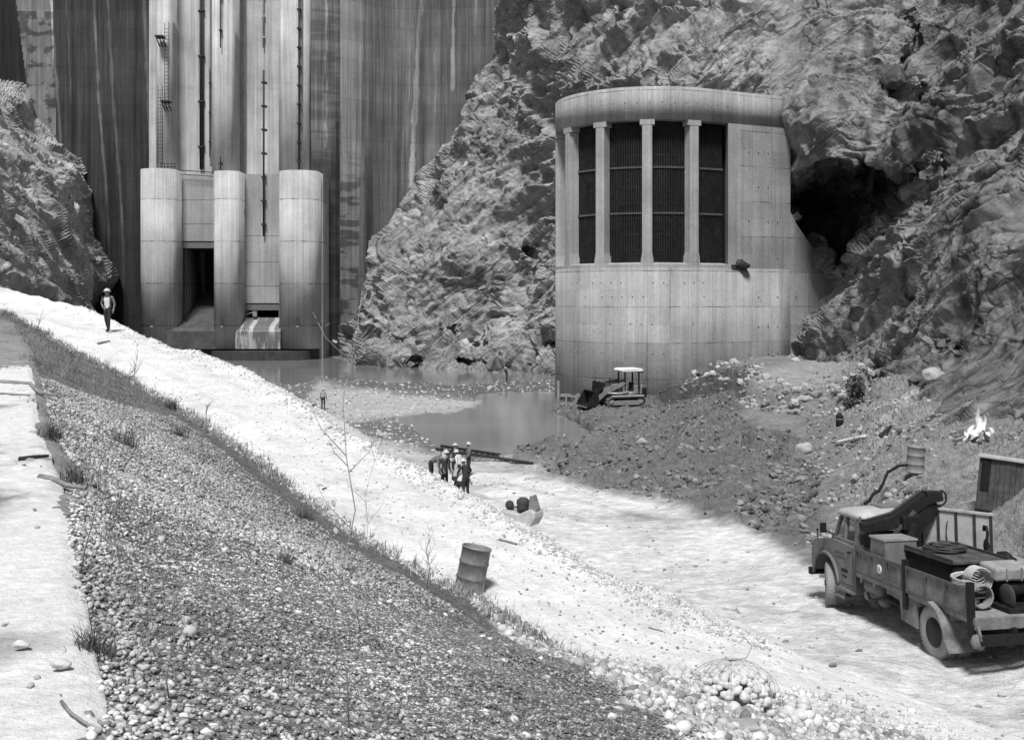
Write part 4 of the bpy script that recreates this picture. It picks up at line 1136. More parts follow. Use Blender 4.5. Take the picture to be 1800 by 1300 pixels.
b = MB(); b.box((3.30, -1.0, 1.6), (3.36, 1.0, 1.85)); b.box((3.32, -0.98, 2.14), (3.37, 0.98, 2.34)); b.box((3.31, -1.0, 1.84), (3.36, -0.55, 2.15)); b.box((3.31, 0.55, 1.84), (3.36, 1.0, 2.15)); b.build('cab_back', M_tpaint, TRK)
for y in (1.0, -1.0):
    s_ = 1 if y > 0 else -1
    b = MB(); b._add([(3.46, y, 1.70), (3.98, y, 1.70), (3.96, y - s_ * .07, 2.3), (3.48, y - s_ * .07, 2.3)], [(0, 1, 2, 3)])
    b._add([(4.02, y, 1.70), (4.50, y, 1.70), (4.24, y - s_ * .07, 2.3), (4.0, y - s_ * .07, 2.3)], [(0, 1, 2, 3)])
    b.build('side_window', M_glass, TRK)
b = MB(); b._add([(4.56, -0.95, 1.72), (4.56, 0.95, 1.72), (4.27, 0.88, 2.3), (4.27, -0.88, 2.3)], [(0, 1, 2, 3)]); b.build('windscreen', M_glass, TRK)
# rounded roof
def rsec(x, hw, z0, h, n=14):
    return [(x, hw * math.cos(math.pi * k / n) if 0 < k < n else (hw if k == 0 else -hw), z0 + h * (math.sin(math.pi * k / n) ** 0.45)) for k in range(n + 1)]
loft([rsec(3.26, 0.93, 2.28, 0.10), rsec(3.40, 1.02, 2.27, 0.20), rsec(4.0, 1.04, 2.27, 0.22), rsec(4.36, 1.02, 2.26, 0.18), rsec(4.52, 0.95, 2.25, 0.07)], 'roof', M_roof, TRK, smooth=True)
b = MB(); b.box((3.6, -0.35, 2.48), (4.1, 0.3, 2.52)); b.build('roof_hatch', M_grey, TRK)
# seat and steering wheel behind the glass
b = MB(); b.box((3.45, -0.9, 1.15), (4.0, 0.9, 1.45)); b.box((3.42, -0.9, 1.4), (3.55, 0.9, 1.95)); b.build('cab_seat', M_black, TRK)
b = MB(); b.tube([(4.1 + 0.12 * math.sin(a), 0.45 + 0.2 * math.cos(a), 1.75 + 0.16 * math.sin(a)) for a in np.linspace(0, 6.28, 17)], 0.018, 5); b.build('steering_wheel', M_black, TRK)
# door details, step, bumper, lamps, mirror
b = MB()
b.box((3.42, 1.125, 0.72), (3.44, 1.14, 1.6)); b.box((3.44, 1.125, 0.70), (4.05, 1.135, 0.72)); b.build('door_seam', M_tdark, TRK)
b = MB(); b.box((3.5, 1.13, 1.46), (3.66, 1.17, 1.49)); b.build('door_handle', M_black, TRK)
b = MB(); b.box((3.70, 1.128, 0.98), (4.0, 1.14, 1.05)); b.box((3.74, 1.128, 0.86), (3.98, 1.14, 0.90)); b.build('vent', M_black, TRK)
b = MB()
b.box((3.78, 0.85, 0.36), (4.2, 1.22, 0.42)); b.box((3.82, 1.12, 0.38), (4.16, 1.16, 0.62)); b.box((3.34, 0.9, 0.54), (4.2, 1.2, 0.60)); b.build('step', M_tpaint2, TRK)
b = MB(); b.box((5.66, -1.15, 0.56), (5.78, 1.15, 0.74)); b.box((5.4, 0.40, 0.6), (5.7, 0.5, 0.7)); b.box((5.4, -0.5, 0.6), (5.7, -0.4, 0.7)); b.build('bumper', M_black, TRK, 0.02)
for y in (0.86, -0.86):
    b = MB(); b.lathe([(0.02, 5.48), (0.12, 5.5), (0.125, 5.62), (0.10, 5.64), (0.001, 5.65)], 16, Matrix.Translation((0, y, 1.38)), 'x'); b.build('headlamp', M_roof, TRK)
b = MB(); b.tube([(4.5, 1.05, 1.75), (4.62, 1.28, 1.85)], 0.015, 5); b.box((4.6, 1.2, 1.78), (4.63, 1.36, 2.02)); b.build('mirror', M_black, TRK)
b = MB(); b.tube([(5.3, 1.1, 1.5), (5.3, 1.1, 1.72)], 0.012, 5); b.blob((5.3, 1.1, 1.74), 0.035, 1, 0); b.build('marker_rod', M_black, TRK)
# door lettering (worn, unreadable strokes in the photograph)
b = MB()
random.seed(3)
for r_, z in enumerate((1.37, 1.27)):
    x = 4.30 if r_ == 0 else 4.26
    while x > 3.85:
        w_ = random.uniform(0.02, 0.045); b.box((x - w_, 1.131, z), (x, 1.136, z + random.uniform(0.035, 0.06))); x -= w_ + 0.015
b.build('worn_lettering', M_tdark, TRK)
# ---- bed
BZ, BT, BX0, BX1, BYW = 1.12, 1.66, -1.42, 3.14, 1.2
b = MB(); b.box((BX0, -BYW, BZ - 0.10), (BX1, BYW, BZ)); 
for x in np.arange(BX0 + 0.2, BX1, 0.6): b.box((x, -BYW + 0.05, BZ - 0.22), (x + 0.09, BYW - 0.05, BZ - 0.1))
b.build('bed_floor', M_plank, TRK)
def side_panel(x0, x1, y, out):
    b = MB()
    b.box((x0, y - 0.02, BZ + 0.02), (x1, y + 0.02, BT))
    b.mi = 1
    for z in (BZ + 0.01, BT - 0.05): b.box((x0, y + out * 0.02, z), (x1, y + out * 0.06, z + 0.07))
    n = max(2, int(round((x1 - x0) / 0.72)))
    for k in range(n + 1):
        x = x0 + (x1 - x0) * k / n; x = min(max(x, x0 + 0.03), x1 - 0.03)
        b.box((x - 0.03, y + out * 0.02, BZ + 0.08), (x + 0.03, y + out * 0.055, BT - 0.05))
    return b.build('side_board', [M_tpaint2, M_tdark], TRK)
side_panel(1.02, 3.08, BYW, 1); side_panel(-1.30, 0.90, BYW, 1)
side_panel(1.02, 3.08, -BYW, -1); side_panel(-1.30, 0.90, -BYW, -1)
for y in (BYW, -BYW):
    for x in (-1.36, 0.96): MB().box((x - 0.05, y - 0.05, BZ - 0.35), (x + 0.05, y + 0.07, BT + 0.14)).build('stake_post', M_black, TRK)
b = MB(); b.box((BX1, -BYW, BZ), (BX1 + 0.05, BYW, BT + 0.05)); b.build('headboard', M_tdark, TRK)
b = MB(); b.box((BX0 - 0.06, -BYW, BZ - 0.20), (BX0, BYW, BZ + 0.03)); b.build('rear_sill', M_tpaint2, TRK, 0.01)
b = MB(); b.box((-1.62, -1.15, 0.66), (-1.48, 1.15, 0.84)); b.build('rear_beam', M_black, TRK)
# wooden roller at the rear left corner
b = MB()
b.lathe([(0.02, -0.02), (0.15, 0.0), (0.16, 0.06), (0.15, 0.10), (0.02, 0.12)], 7, Matrix.Translation((-1.55, 1.16, 0.72)), 'x'); b.tube([(-1.6, 1.16, 0.75), (-1.5, 1.16, 1.0)], 0.03, 5); b.build('tow_flange', M_tpaint2, TRK)
# mudguards
for y0, y1 in ((0.60, 1.38), (-1.22, -0.60)):
    b = MB()
    pts = []
    for k in range(7):
        a = math.radians(102 + k * 12.5); pts.append((0.0 + 0.68 * math.cos(a), 0.52 + 0.68 * math.sin(a)))
    pts = [(-(p[0]) if False else p[0], p[1]) for p in pts] + [(-0.86, 0.34)]
    inner = [(p[0] * 0.96, 0.52 + (p[1] - 0.52) * 0.96) for p in pts]
    poly = pts + inner[::-1]; b.prism(poly, y0, y1, 'y')
    b.build('mudguard', M_tpaint2, TRK)
for s_ in (1, -1):
    b = MB(); b.prism([(0.60, 0.44), (1.22, 0.50), (1.26, 0.88), (1.66, 0.92), (1.66, 1.06), (0.60, 1.06)], s_ * 1.15, s_ * 1.19, 'y'); b.build('side_flap', M_tpaint2, TRK)
# air tanks and exhaust under the bed
b = MB(); b.lathe([(0.05, 2.3), (0.16, 2.34), (0.17, 2.9), (0.05, 2.96)], 14, Matrix.Translation((0, 0.98, 0.86)), 'x'); b.build('air_tank', M_grey, TRK)
b = MB(); b.lathe([(0.05, 2.25), (0.15, 2.3), (0.16, 3.05), (0.05, 3.1)], 14, Matrix.Translation((0, 0.92, 0.62)), 'x'); b.build('fuel_tank', M_grey, TRK)
b = MB(); b.tube([(3.2, 0.9, 0.9), (2.7, 1.1, 0.55), (2.2, 1.0, 0.7), (1.6, 0.8, 0.6)], 0.05, 7); b.blob((2.6, 1.0, 0.5), (0.22, 0.14, 0.12), 5, 0.5); b.build('under_pipes', M_hub, TRK)
# round white plate on the side board
b = MB(); b.lathe([(0.001, 0.0), (0.105, 0.0), (0.105, 0.012), (0.001, 0.012)], 20, Matrix.Translation((2.03, BYW + 0.022, 1.40)), 'y'); b.build('round_plate', M_white, TRK)
b = MB()
for dx, dz, w_, h_ in ((-0.035, 0.03, 0.07, 0.012), (-0.035, -0.03, 0.07, 0.012), (-0.01, -0.03, 0.018, 0.07)): b.box((2.03 + dx, BYW + 0.034, 1.40 + dz - 0.006), (2.03 + dx + w_, BYW + 0.038, 1.40 + dz + h_ - 0.006))
b.build('plate_mark', M_tdark, TRK)
# ---- folded crane
b = MB()
b.box((2.62, -0.45, 1.2), (3.06, 0.45, 1.62)); b.tube([(2.84, 0, 1.6), (2.84, 0, 2.25)], 0.2, 12)
b.box((2.66, -0.2, 2.1), (3.02, 0.25, 2.42)); b.box((2.7, 0.5, 1.2), (2.98, 1.1, 1.5))
b.build('crane_base', M_black, TRK, 0.02)
b = MB()      # boom: rises from the left side of the bed to the knee on the right, then drops
def beam(b, p, q, h0, h1, w_=0.15):
    p, q = Vector(p), Vector(q); d = (q - p).normalized(); up = Vector((0, 0, 1)); n = (up - d * up.dot(d)).normalized(); s = d.cross(n)
    vs = []
    for c, h in ((p, h0), (q, h1)):
        for a, e in ((-1, -1), (1, -1), (1, 1), (-1, 1)): vs.append(c + s * a * w_ + n * e * h)
    b._add(vs, [(3, 2, 1, 0), (4, 5, 6, 7), (0, 1, 5, 4), (1, 2, 6, 5), (2, 3, 7, 6), (3, 0, 4, 7)])
beam(b, (3.0, 1.10, 2.14), (3.0, 0.35, 2.25), 0.10, 0.15)
beam(b, (3.0, 0.37, 2.24), (2.9, -0.45, 2.80), 0.15, 0.14)
beam(b, (2.9, -0.43, 2.79), (2.86, -0.80, 2.84), 0.15, 0.10)
beam(b, (2.9, -0.05, 2.0), (2.9, -0.66, 2.68), 0.17, 0.15, 0.12)
b.build('crane_boom', M_black, TRK, 0.015)
b = MB(); b.tube([(3.12, 0.9, 2.30), (3.12, 0.3, 2.44), (3.02, -0.4, 2.94)], 0.035, 6); b.tube([(2.8, 0.5, 1.9), (2.78, -0.1, 2.5)], 0.06, 8); b.build('hydraulic_ram', M_hub, TRK)
b = MB()
b.tube([(2.86 + 0.0, -0.80 + 0.15 * math.sin(a) , 2.78 + 0.17 * math.cos(a)) for a in np.linspace(math.pi * 0.0, -math.pi * 1.1, 14)], 0.022, 6)
b.build('crane_hose', M_black, TRK)
b = MB(); beam(b, (2.88, -0.1, 1.3), (2.85, -0.15, 2.45), 0.13, 0.16, 0.16); b.build('crane_post', M_black, TRK)

# ================================================================== LOAD ON THE TRUCK (separate things)
TM = Matrix.LocRotScale(Vector(truck.location), truck.rotation_euler, None)
def on_truck(name, label, cat, loc, rz=0.0, group=None):
    o = thing(name, label, cat, group=group)
    Mw = TM @ Matrix.Translation(loc) @ Matrix.Rotation(rz, 4, 'Z')
    o.matrix_world = Mw
    return o
o = on_truck('tool_locker', 'square grey sheet metal locker at the front of the truck bed', 'locker', (2.30, 0.72, BZ))
b = MB(); b.box((-0.32, -0.38, 0), (0.34, 0.38, 0.88)); b.build('locker_body', M_grey, o, 0.015)
b = MB(); b.box((-0.30, 0.385, 0.12), (0.31, 0.395, 0.72)); b.build('door', M_tpaint2, o)
b = MB(); b.box((-0.34, -0.40, 0.88), (0.36, 0.40, 0.92)); b.build('lid', M_pale_iron, o)
o = on_truck('steel_bin', 'black open steel skip in the middle of the truck bed', 'bin', (1.15, 0.0, BZ))
b = MB()
for (a, c_) in (((-0.95, -0.62, 0), (0.75, -0.57, 0.72)), ((-0.95, 0.57, 0), (0.75, 0.62, 0.72)), ((-0.95, -0.62, 0), (-0.9, 0.62, 0.72)), ((0.7, -0.62, 0), (0.75, 0.62, 0.72)), ((-0.95, -0.62, 0), (0.75, 0.62, 0.05))): b.box(a, c_)
b.build('bin_body', M_black, o)
b = MB(); b.box((-1.0, -0.66, 0.70), (0.8, 0.66, 0.745)); b.build('lid', simple('dusty_black_lid', 0.07, 0.8, var=0.6, scale=4), o)
for y in (-0.66, 0.62): MB().box((-1.02, y, 0.745), (0.8, y + 0.04, 0.80)).build('lid_rail', M_hub, o)
def coil(b, c, R, r, turns, seed, flat=0.35, tiltx=0.0, rise=0.02):
    rr = random.Random(seed); pts = []
    n = turns * 22
    for k in range(n):
        a = 2 * math.pi * k / 22; q = R * (0.78 + 0.26 * math.sin(k * 0.13 + seed) * 0.5 + rr.uniform(-0.02, 0.02))
        pts.append((c[0] + q * math.cos(a), c[1] + q * math.sin(a) * (1 - tiltx), c[2] + rise * (k / 22) * 0.5 + 0.02 * math.sin(a * 2 + k * 0.1)))
    b.tube(pts, r, 6)
o = on_truck('rope_coil', 'loose coil of dark rope lying on the lid of the black bin', 'rope', (1.25, 0.0, BZ + 0.76))
b = MB(); coil(b, (0.1, 0.05, 0.03), 0.48, 0.024, 7, 1); coil(b, (0.12, -0.05, 0.06), 0.36, 0.022, 5, 2); b.build('rope', simple('dark_rope', 0.05, 0.9, var=0.7, scale=12), o)
o = on_truck('cable_coil', 'tangled pale cable coil lying near the rear left of the truck bed', 'cable', (-0.30, 0.55, BZ + 0.30))
b = MB()
for j in range(7):
    a0 = j * 0.5
    b.tube([(0.38 * math.cos(a + a0) * (1 - 0.05 * j), 0.34 * math.sin(a + a0), 0.14 + 0.09 * math.sin(a * 1.0 + j) + 0.015 * j) for a in np.linspace(0, 6.1, 20)], 0.013, 5)
for j in range(6):
    b.tube([(-0.42 + 0.05 * j, 0.24 * math.cos(a), 0.26 + 0.24 * math.sin(a)) for a in np.linspace(0, 6.2, 16)], 0.014, 5)
b.build('cable', M_ropel, o)
o = on_truck('hemp_rope_coil', 'second rope coil on the rear floor of the truck bed', 'rope', (-0.75, 0.62, BZ + 0.03))
b = MB()
for j in range(5): b.tube([(0.05 * j - 0.1, 0.22 * math.cos(a), 0.24 + 0.22 * math.sin(a)) for a in np.linspace(0, 6.2, 18)], 0.022, 6)
b.build('rope', M_rope, o)
# ribbed sheet standing on the right of the bed
o = on_truck('ribbed_panel', 'pale ribbed sheet metal panel standing upright on the far side of the truck bed', 'panel', (2.35, -0.98, BZ + 0.02), R_(28))
b = MB(); b.box((-0.75, -0.02, 0.0), (1.0, 0.02, 1.38)); b.mi = 0
b.build('sheet', simple('pale_sheet_metal', 0.46, 0.7, 0.1, var=0.22, scale=3), o)
for x in (-0.73, -0.34, 0.10, 0.54, 0.97):
    b = MB(); b.box((x - 0.03, 0.02, 0.0), (x + 0.03, 0.045, 1.38)); b.build('rib', M_hub, o)
b = MB(); b.box((-0.78, -0.05, 1.38), (1.02, 0.06, 1.43)); b.build('top_rail', simple('pale_rail', 0.4), o)
b = MB(); b.tube([(0.32 + 0.02 * math.sin(z * 9), 0.05, z) for z in np.linspace(0.05, 1.15, 12)], 0.012, 5); b.build('hanging_cord', M_black, o)
o = on_truck('hook_chain', 'dark hook and chain hanging on the end of the ribbed panel', 'hook', (1.35, -0.98, BZ + 0.1))
b = MB(); b.tube([(0.0, 0.0, 0.25), (0.02, 0.02, 0.7), (0.0, 0.0, 1.0), (0.04, 0.0, 1.12), (0.12, 0, 1.12), (0.13, 0, 1.02)], 0.035, 6); b.blob((0.0, 0.0, 0.35), (0.1, 0.08, 0.3), 3, 0.4); b.blob((0.05, 0.0, 0.7), (0.06, 0.06, 0.16), 4, 0.4); b.build('hook', M_black, o)
# winch with drum, seen as black machinery at the rear
o = on_truck('winch', 'black motor winch with pale dusty drum at the rear of the truck bed', 'winch', (-0.75, -0.15, BZ))
b = MB()
b.box((-0.45, -0.5, 0), (0.5, 0.45, 0.10)); b.lathe([(0.05, -0.3), (0.2, -0.28), (0.2, 0.28), (0.05, 0.3)], 18, Matrix.Translation((0.1, 0, 0.36)), 'y')
b.box((0.25, -0.3, 0.1), (0.5, 0.3, 0.6)); b.build('winch_frame', M_black, o, 0.01)
for y in (0.30, -0.34):
    b = MB(); b.lathe([(0.1, 0), (0.24, 0), (0.25, 0.02), (0.24, 0.045), (0.1, 0.045)], 22, Matrix.Translation((-0.22, y, 0.28)), 'y')
    for k in range(5):
        a = k * 1.2566; b.tube([(-0.22, y + .02, 0.28), (-0.22 + .24 * math.cos(a), y + .02, 0.28 + .24 * math.sin(a))], 0.018, 5)
    b.build('winch_wheel', M_hub, o)
o = on_truck('canvas_bundle', 'pale tarred bundle resting on top of the black winch', 'bundle', (-0.62, 0.0, BZ + 0.62))
b = MB(); b.box((-0.28, -0.42, -0.04), (0.3, 0.36, 0.22), T(ry=R_(-6)), bev=0.05); b.build('bundle_body', M_canvas, o)
b = MB(); b.box((-0.31, -0.20, -0.03), (-0.26, -0.18, 0.22), T(ry=R_(-6))); b.box((-0.31, 0.12, -0.03), (-0.26, 0.14, 0.22), T(ry=R_(-6))); b.build('strap', M_plank, o)
o = on_truck('plank_stack', 'long weathered planks laid across the right rear of the truck bed', 'planks', (0.1, -0.85, BZ + 0.62))
for k in range(3):
    b = MB(); b.box((-1.7, -0.34 + 0.2 * k, 0.0 + 0.012 * k), (0.7, -0.17 + 0.2 * k, 0.05 + 0.012 * k), T(rz=R_(3 * k - 3), ry=R_(-2))); b.build('plank', M_plank, o)
for x in (-1.4, -0.5, 0.4): MB().box((x, -0.3, -0.6), (x + 0.08, -0.2, 0.0)).build('trestle_leg', M_black, o)
o = on_truck('gear_heap', 'heap of black pump parts between the skip and the planks', 'machinery', (0.1, -0.75, BZ))
b = MB(); b.blob((0, 0, 0.25), (0.45, 0.35, 0.32), 8, 0.5); b.blob((0.5, 0.1, 0.3), (0.3, 0.3, 0.35), 9, 0.5); b.blob((0.35, -0.05, 0.72), (0.22, 0.16, 0.16), 12, 0.5); b.build('gear_body', M_black, o)
# ================================================================== CRAWLER LOADER
M_yel = simple('dusty_loader_paint', 0.20, 0.75, 0.1, var=0.3, scale=2.5)
M_trk = simple('crawler_track', 0.15, 0.8, 0.2, var=0.4, scale=4)
pd = W(1092, 722, 86.0)
gz_ = CAMZ - 8.78
doz = thing('crawler_loader', 'tracked loader with white canopy roof and raised dark bucket beside the tower foot', 'loader', (pd.x, 86.0, gz_), (0, 0, R_(198)))
# local: x forward (bucket), z up
D = doz
for s in (1, -1):
    b = MB(); prof = []
    r = 0.42
    for k in range(9): a = math.radians(-90 + 22.5 * k); prof.append((1.25 + r * math.cos(a), 0.47 + r * math.sin(a)))
    for k in range(9): a = math.radians(90 + 22.5 * k); prof.append((-1.25 + r * math.cos(a), 0.47 + r * math.sin(a)))
    inner = [((x - (1.25 if x > 0 else -1.25)) * 0.86 + (1.25 if x > 0 else -1.25), 0.47 + (z - 0.47) * 0.86) for x, z in prof]
    n = len(prof); y0, y1 = s * 0.72, s * 1.12
    vs = [(x, y0, z) for x, z in prof] + [(x, y1, z) for x, z in prof] + [(x, y1, z) for x, z in inner] + [(x, y0, z) for x, z in inner]
    fs = [(j * n + k, j * n + (k + 1) % n, ((j + 1) % 4) * n + (k + 1) % n, ((j + 1) % 4) * n + k) for j in range(4) for k in range(n)]
    b._add(vs, fs)
    # grouser plates
    L = []
    for k in range(14): L.append((-1.25 + 2.5 * k / 13, 0.47 - r, 0)); L.append((1.25 - 2.5 * k / 13, 0.47 + r, math.pi))
    for k in range(1, 6):
        a = math.radians(-90 + 30 * k); L.append((1.25 + r * math.cos(a), 0.47 + r * math.sin(a), a + math.pi / 2)); L.append((-1.25 - r * math.cos(a), 0.47 + r * math.sin(a), -a - math.pi / 2))
    for x, z, a in L:
        b.box((-0.02, y0, -0.06), (0.02, y1, 0.0), Matrix.Translation((x, 0, z)) @ Matrix.Rotation(-a, 4, 'Y'))
    t = b.build('track', M_trk, D)
    b = MB()
    for x in (1.25, -1.25): b.lathe([(0.05, s * 0.8), (0.33, s * 0.8), (0.33, s * 1.0), (0.12, s * 1.05), (0.05, s * 1.08)], 18, Matrix.Translation((x, 0, 0.47)), 'y')
    b.build('sprocket', M_yel, t)
    b = MB(); b.prism([(-1.1, 0.26), (1.1, 0.26), (1.1, 0.52), (0.8, 0.62), (-0.8, 0.62), (-1.1, 0.52)], s * 0.84, s * 1.06, 'y')
    b.build('track_frame', M_yel, t)
    b = MB(); b.box((-1.5, s * 0.70, 0.93), (1.2, s * 1.16, 0.99)); b.build('track_guard', simple('pale_guard', 0.38), D)
b = MB(); b.box((-1.6, -0.6, 0.4), (1.7, 0.6, 1.0)); b.build('hull', M_black, D)
b = MB(); b.prism([(0.15, 1.0), (1.75, 1.0), (1.75, 1.75), (0.15, 1.85)], -0.48, 0.48, 'y'); b.build('bonnet', M_yel, D, 0.04)
b = MB(); b.box((0.5, 0.485, 1.35), (1.4, 0.495, 1.5)); b.build('louvre', M_black, D)
b = MB(); b.box((1.76, -0.42, 1.08), (1.80, 0.42, 1.7)); b.build('radiator_grille', M_black, D)
b = MB(); b.tube([(1.05, 0.15, 1.8), (1.05, 0.15, 2.25), (1.0, 0.15, 2.32)], 0.06, 8); b.build('exhaust_stack', M_black, D)
b = MB(); b.box((-1.7, -0.55, 1.0), (-0.9, 0.55, 1.75), bev=0.08); b.tube([(-0.9, 0.72, 1.12), (-0.25, 0.72, 1.12)], 0.17, 12); b.build('fuel_tank', M_yel, D)
b = MB(); b.box((-1.9, -0.75, 0.75), (-1.55, 0.75, 1.55), bev=0.1); b.build('counterweight', M_black, D)
b = MB(); b.box((-0.85, -0.35, 1.0), (-0.3, 0.35, 1.42)); b.box((-0.95, -0.35, 1.4), (-0.8, 0.35, 1.95)); b.build('seat', M_black, D)
for x in (-1.25, -0.05):
    for y in (0.62, -0.62): MB().box((x - 0.05, y - 0.05, 1.0), (x + 0.05, y + 0.05, 2.85)).build('canopy_post', M_black, D)
MB().box((-1.34, -0.67, 1.6), (-1.305, 0.67, 1.7)).build('cross_bar', M_black, D)
b = MB(); b.prism([(-1.5, 2.84), (0.2, 2.84), (0.3, 2.9), (0.28, 3.0), (0.1, 3.08), (-1.4, 3.08), (-1.55, 3.0)], -0.85, 0.85, 'y'); b.build('canopy_roof', M_white, D, 0.03)
b = MB(); b.box((-1.56, -0.8, 2.72), (-1.5, 0.8, 2.98)); b.build('canopy_valance', M_black, D)
for y in (0.35, -0.1, 0.1):
    b = MB(); b.tube([(-0.1, y, 1.2), (0.0, y, 1.85)], 0.025, 5); b.build('lever', M_black, D)
# lift arms, cylinders and bucket
for s in (1, -1):
    b = MB(); b.prism([(-0.1, 1.95), (0.15, 2.02), (1.2, 1.75), (2.35, 0.92), (2.5, 0.62), (2.2, 0.6), (1.5, 1.15), (0.2, 1.7)], s * 0.62, s * 0.72, 'y'); b.build('lift_arm', M_yel, D)
    b = MB(); b.prism([(-0.35, 1.0), (0.1, 1.0), (0.15, 1.95), (-0.1, 2.02)], s * 0.58, s * 0.66, 'y'); b.build('arm_tower', M_yel, D)
    b = MB(); b.tube([(-0.3, s * 0.8, 1.25), (0.5, s * 0.8, 1.15), (1.5, s * 0.8, 1.2)], [0.09, 0.09, 0.045], 8); b.build('lift_cylinder', M_pale_iron, D)
    b = MB(); b.tube([(0.0, s * 0.5, 2.15), (0.9, s * 0.5, 2.0), (1.9, s * 0.5, 1.75)], [0.08, 0.08, 0.04], 8); b.prism([(1.6, 1.85), (2.1, 2.15), (2.25, 2.05), (2.3, 1.2), (2.1, 1.2)], s * 0.46, s * 0.54, 'y'); b.build('tilt_linkage', M_black, D)
b = MB()
cs = [(2.45, 0.25), (2.35, 0.75), (2.45, 1.25), (2.7, 1.42)]; inn = [(2.78, 1.36), (2.52, 1.2), (2.43, 0.75), (2.53, 0.32), (3.35, 0.22), (3.35, 0.16)]
b.prism(cs + inn, -1.1, 1.1, 'y')
for y in (1.1, -1.14): b.prism([(2.45, 0.25), (2.35, 0.75), (2.45, 1.25), (2.7, 1.42), (3.3, 0.5), (3.38, 0.18)], y, y + 0.04, 'y')
b.build('bucket', M_black, D)
for k in range(8):
    pass
b = MB()
for k in range(9): b.box((3.33, -1.05 + 0.26 * k, 0.15), (3.52, -0.97 + 0.26 * k, 0.2))
b.build('bucket_teeth', M_yel, D)

# timber formwork beside the bucket at the tower foot
fp = W(1012, 700, 88.0)
o = thing('timber_rack', 'low timber frame with one tall post standing at the left foot of the tower', 'frame', (fp.x - 0.2, 88.2, 0.1), (0, 0, R_(-18)))
b = MB(); b.box((-1.35, -0.1, -0.2), (-1.12, 0.1, 2.3)); b.build('tall_post', M_timber, o)
b = MB()
for z in (0.35, 1.0): b.box((-1.1, -0.08, z), (1.6, 0.04, z + 0.16))
b.build('rail', M_timber, o)
b = MB()
for x in (-0.6, 0.3, 1.2): b.box((x, -0.16, -0.3), (x + 0.12, -0.08, 1.3))
b.build('upright', M_timber, o)
b = MB(); b.box((-1.1, 0.1, 0.7), (-0.3, 0.6, 1.2)); b.build('block', M_timber, o)
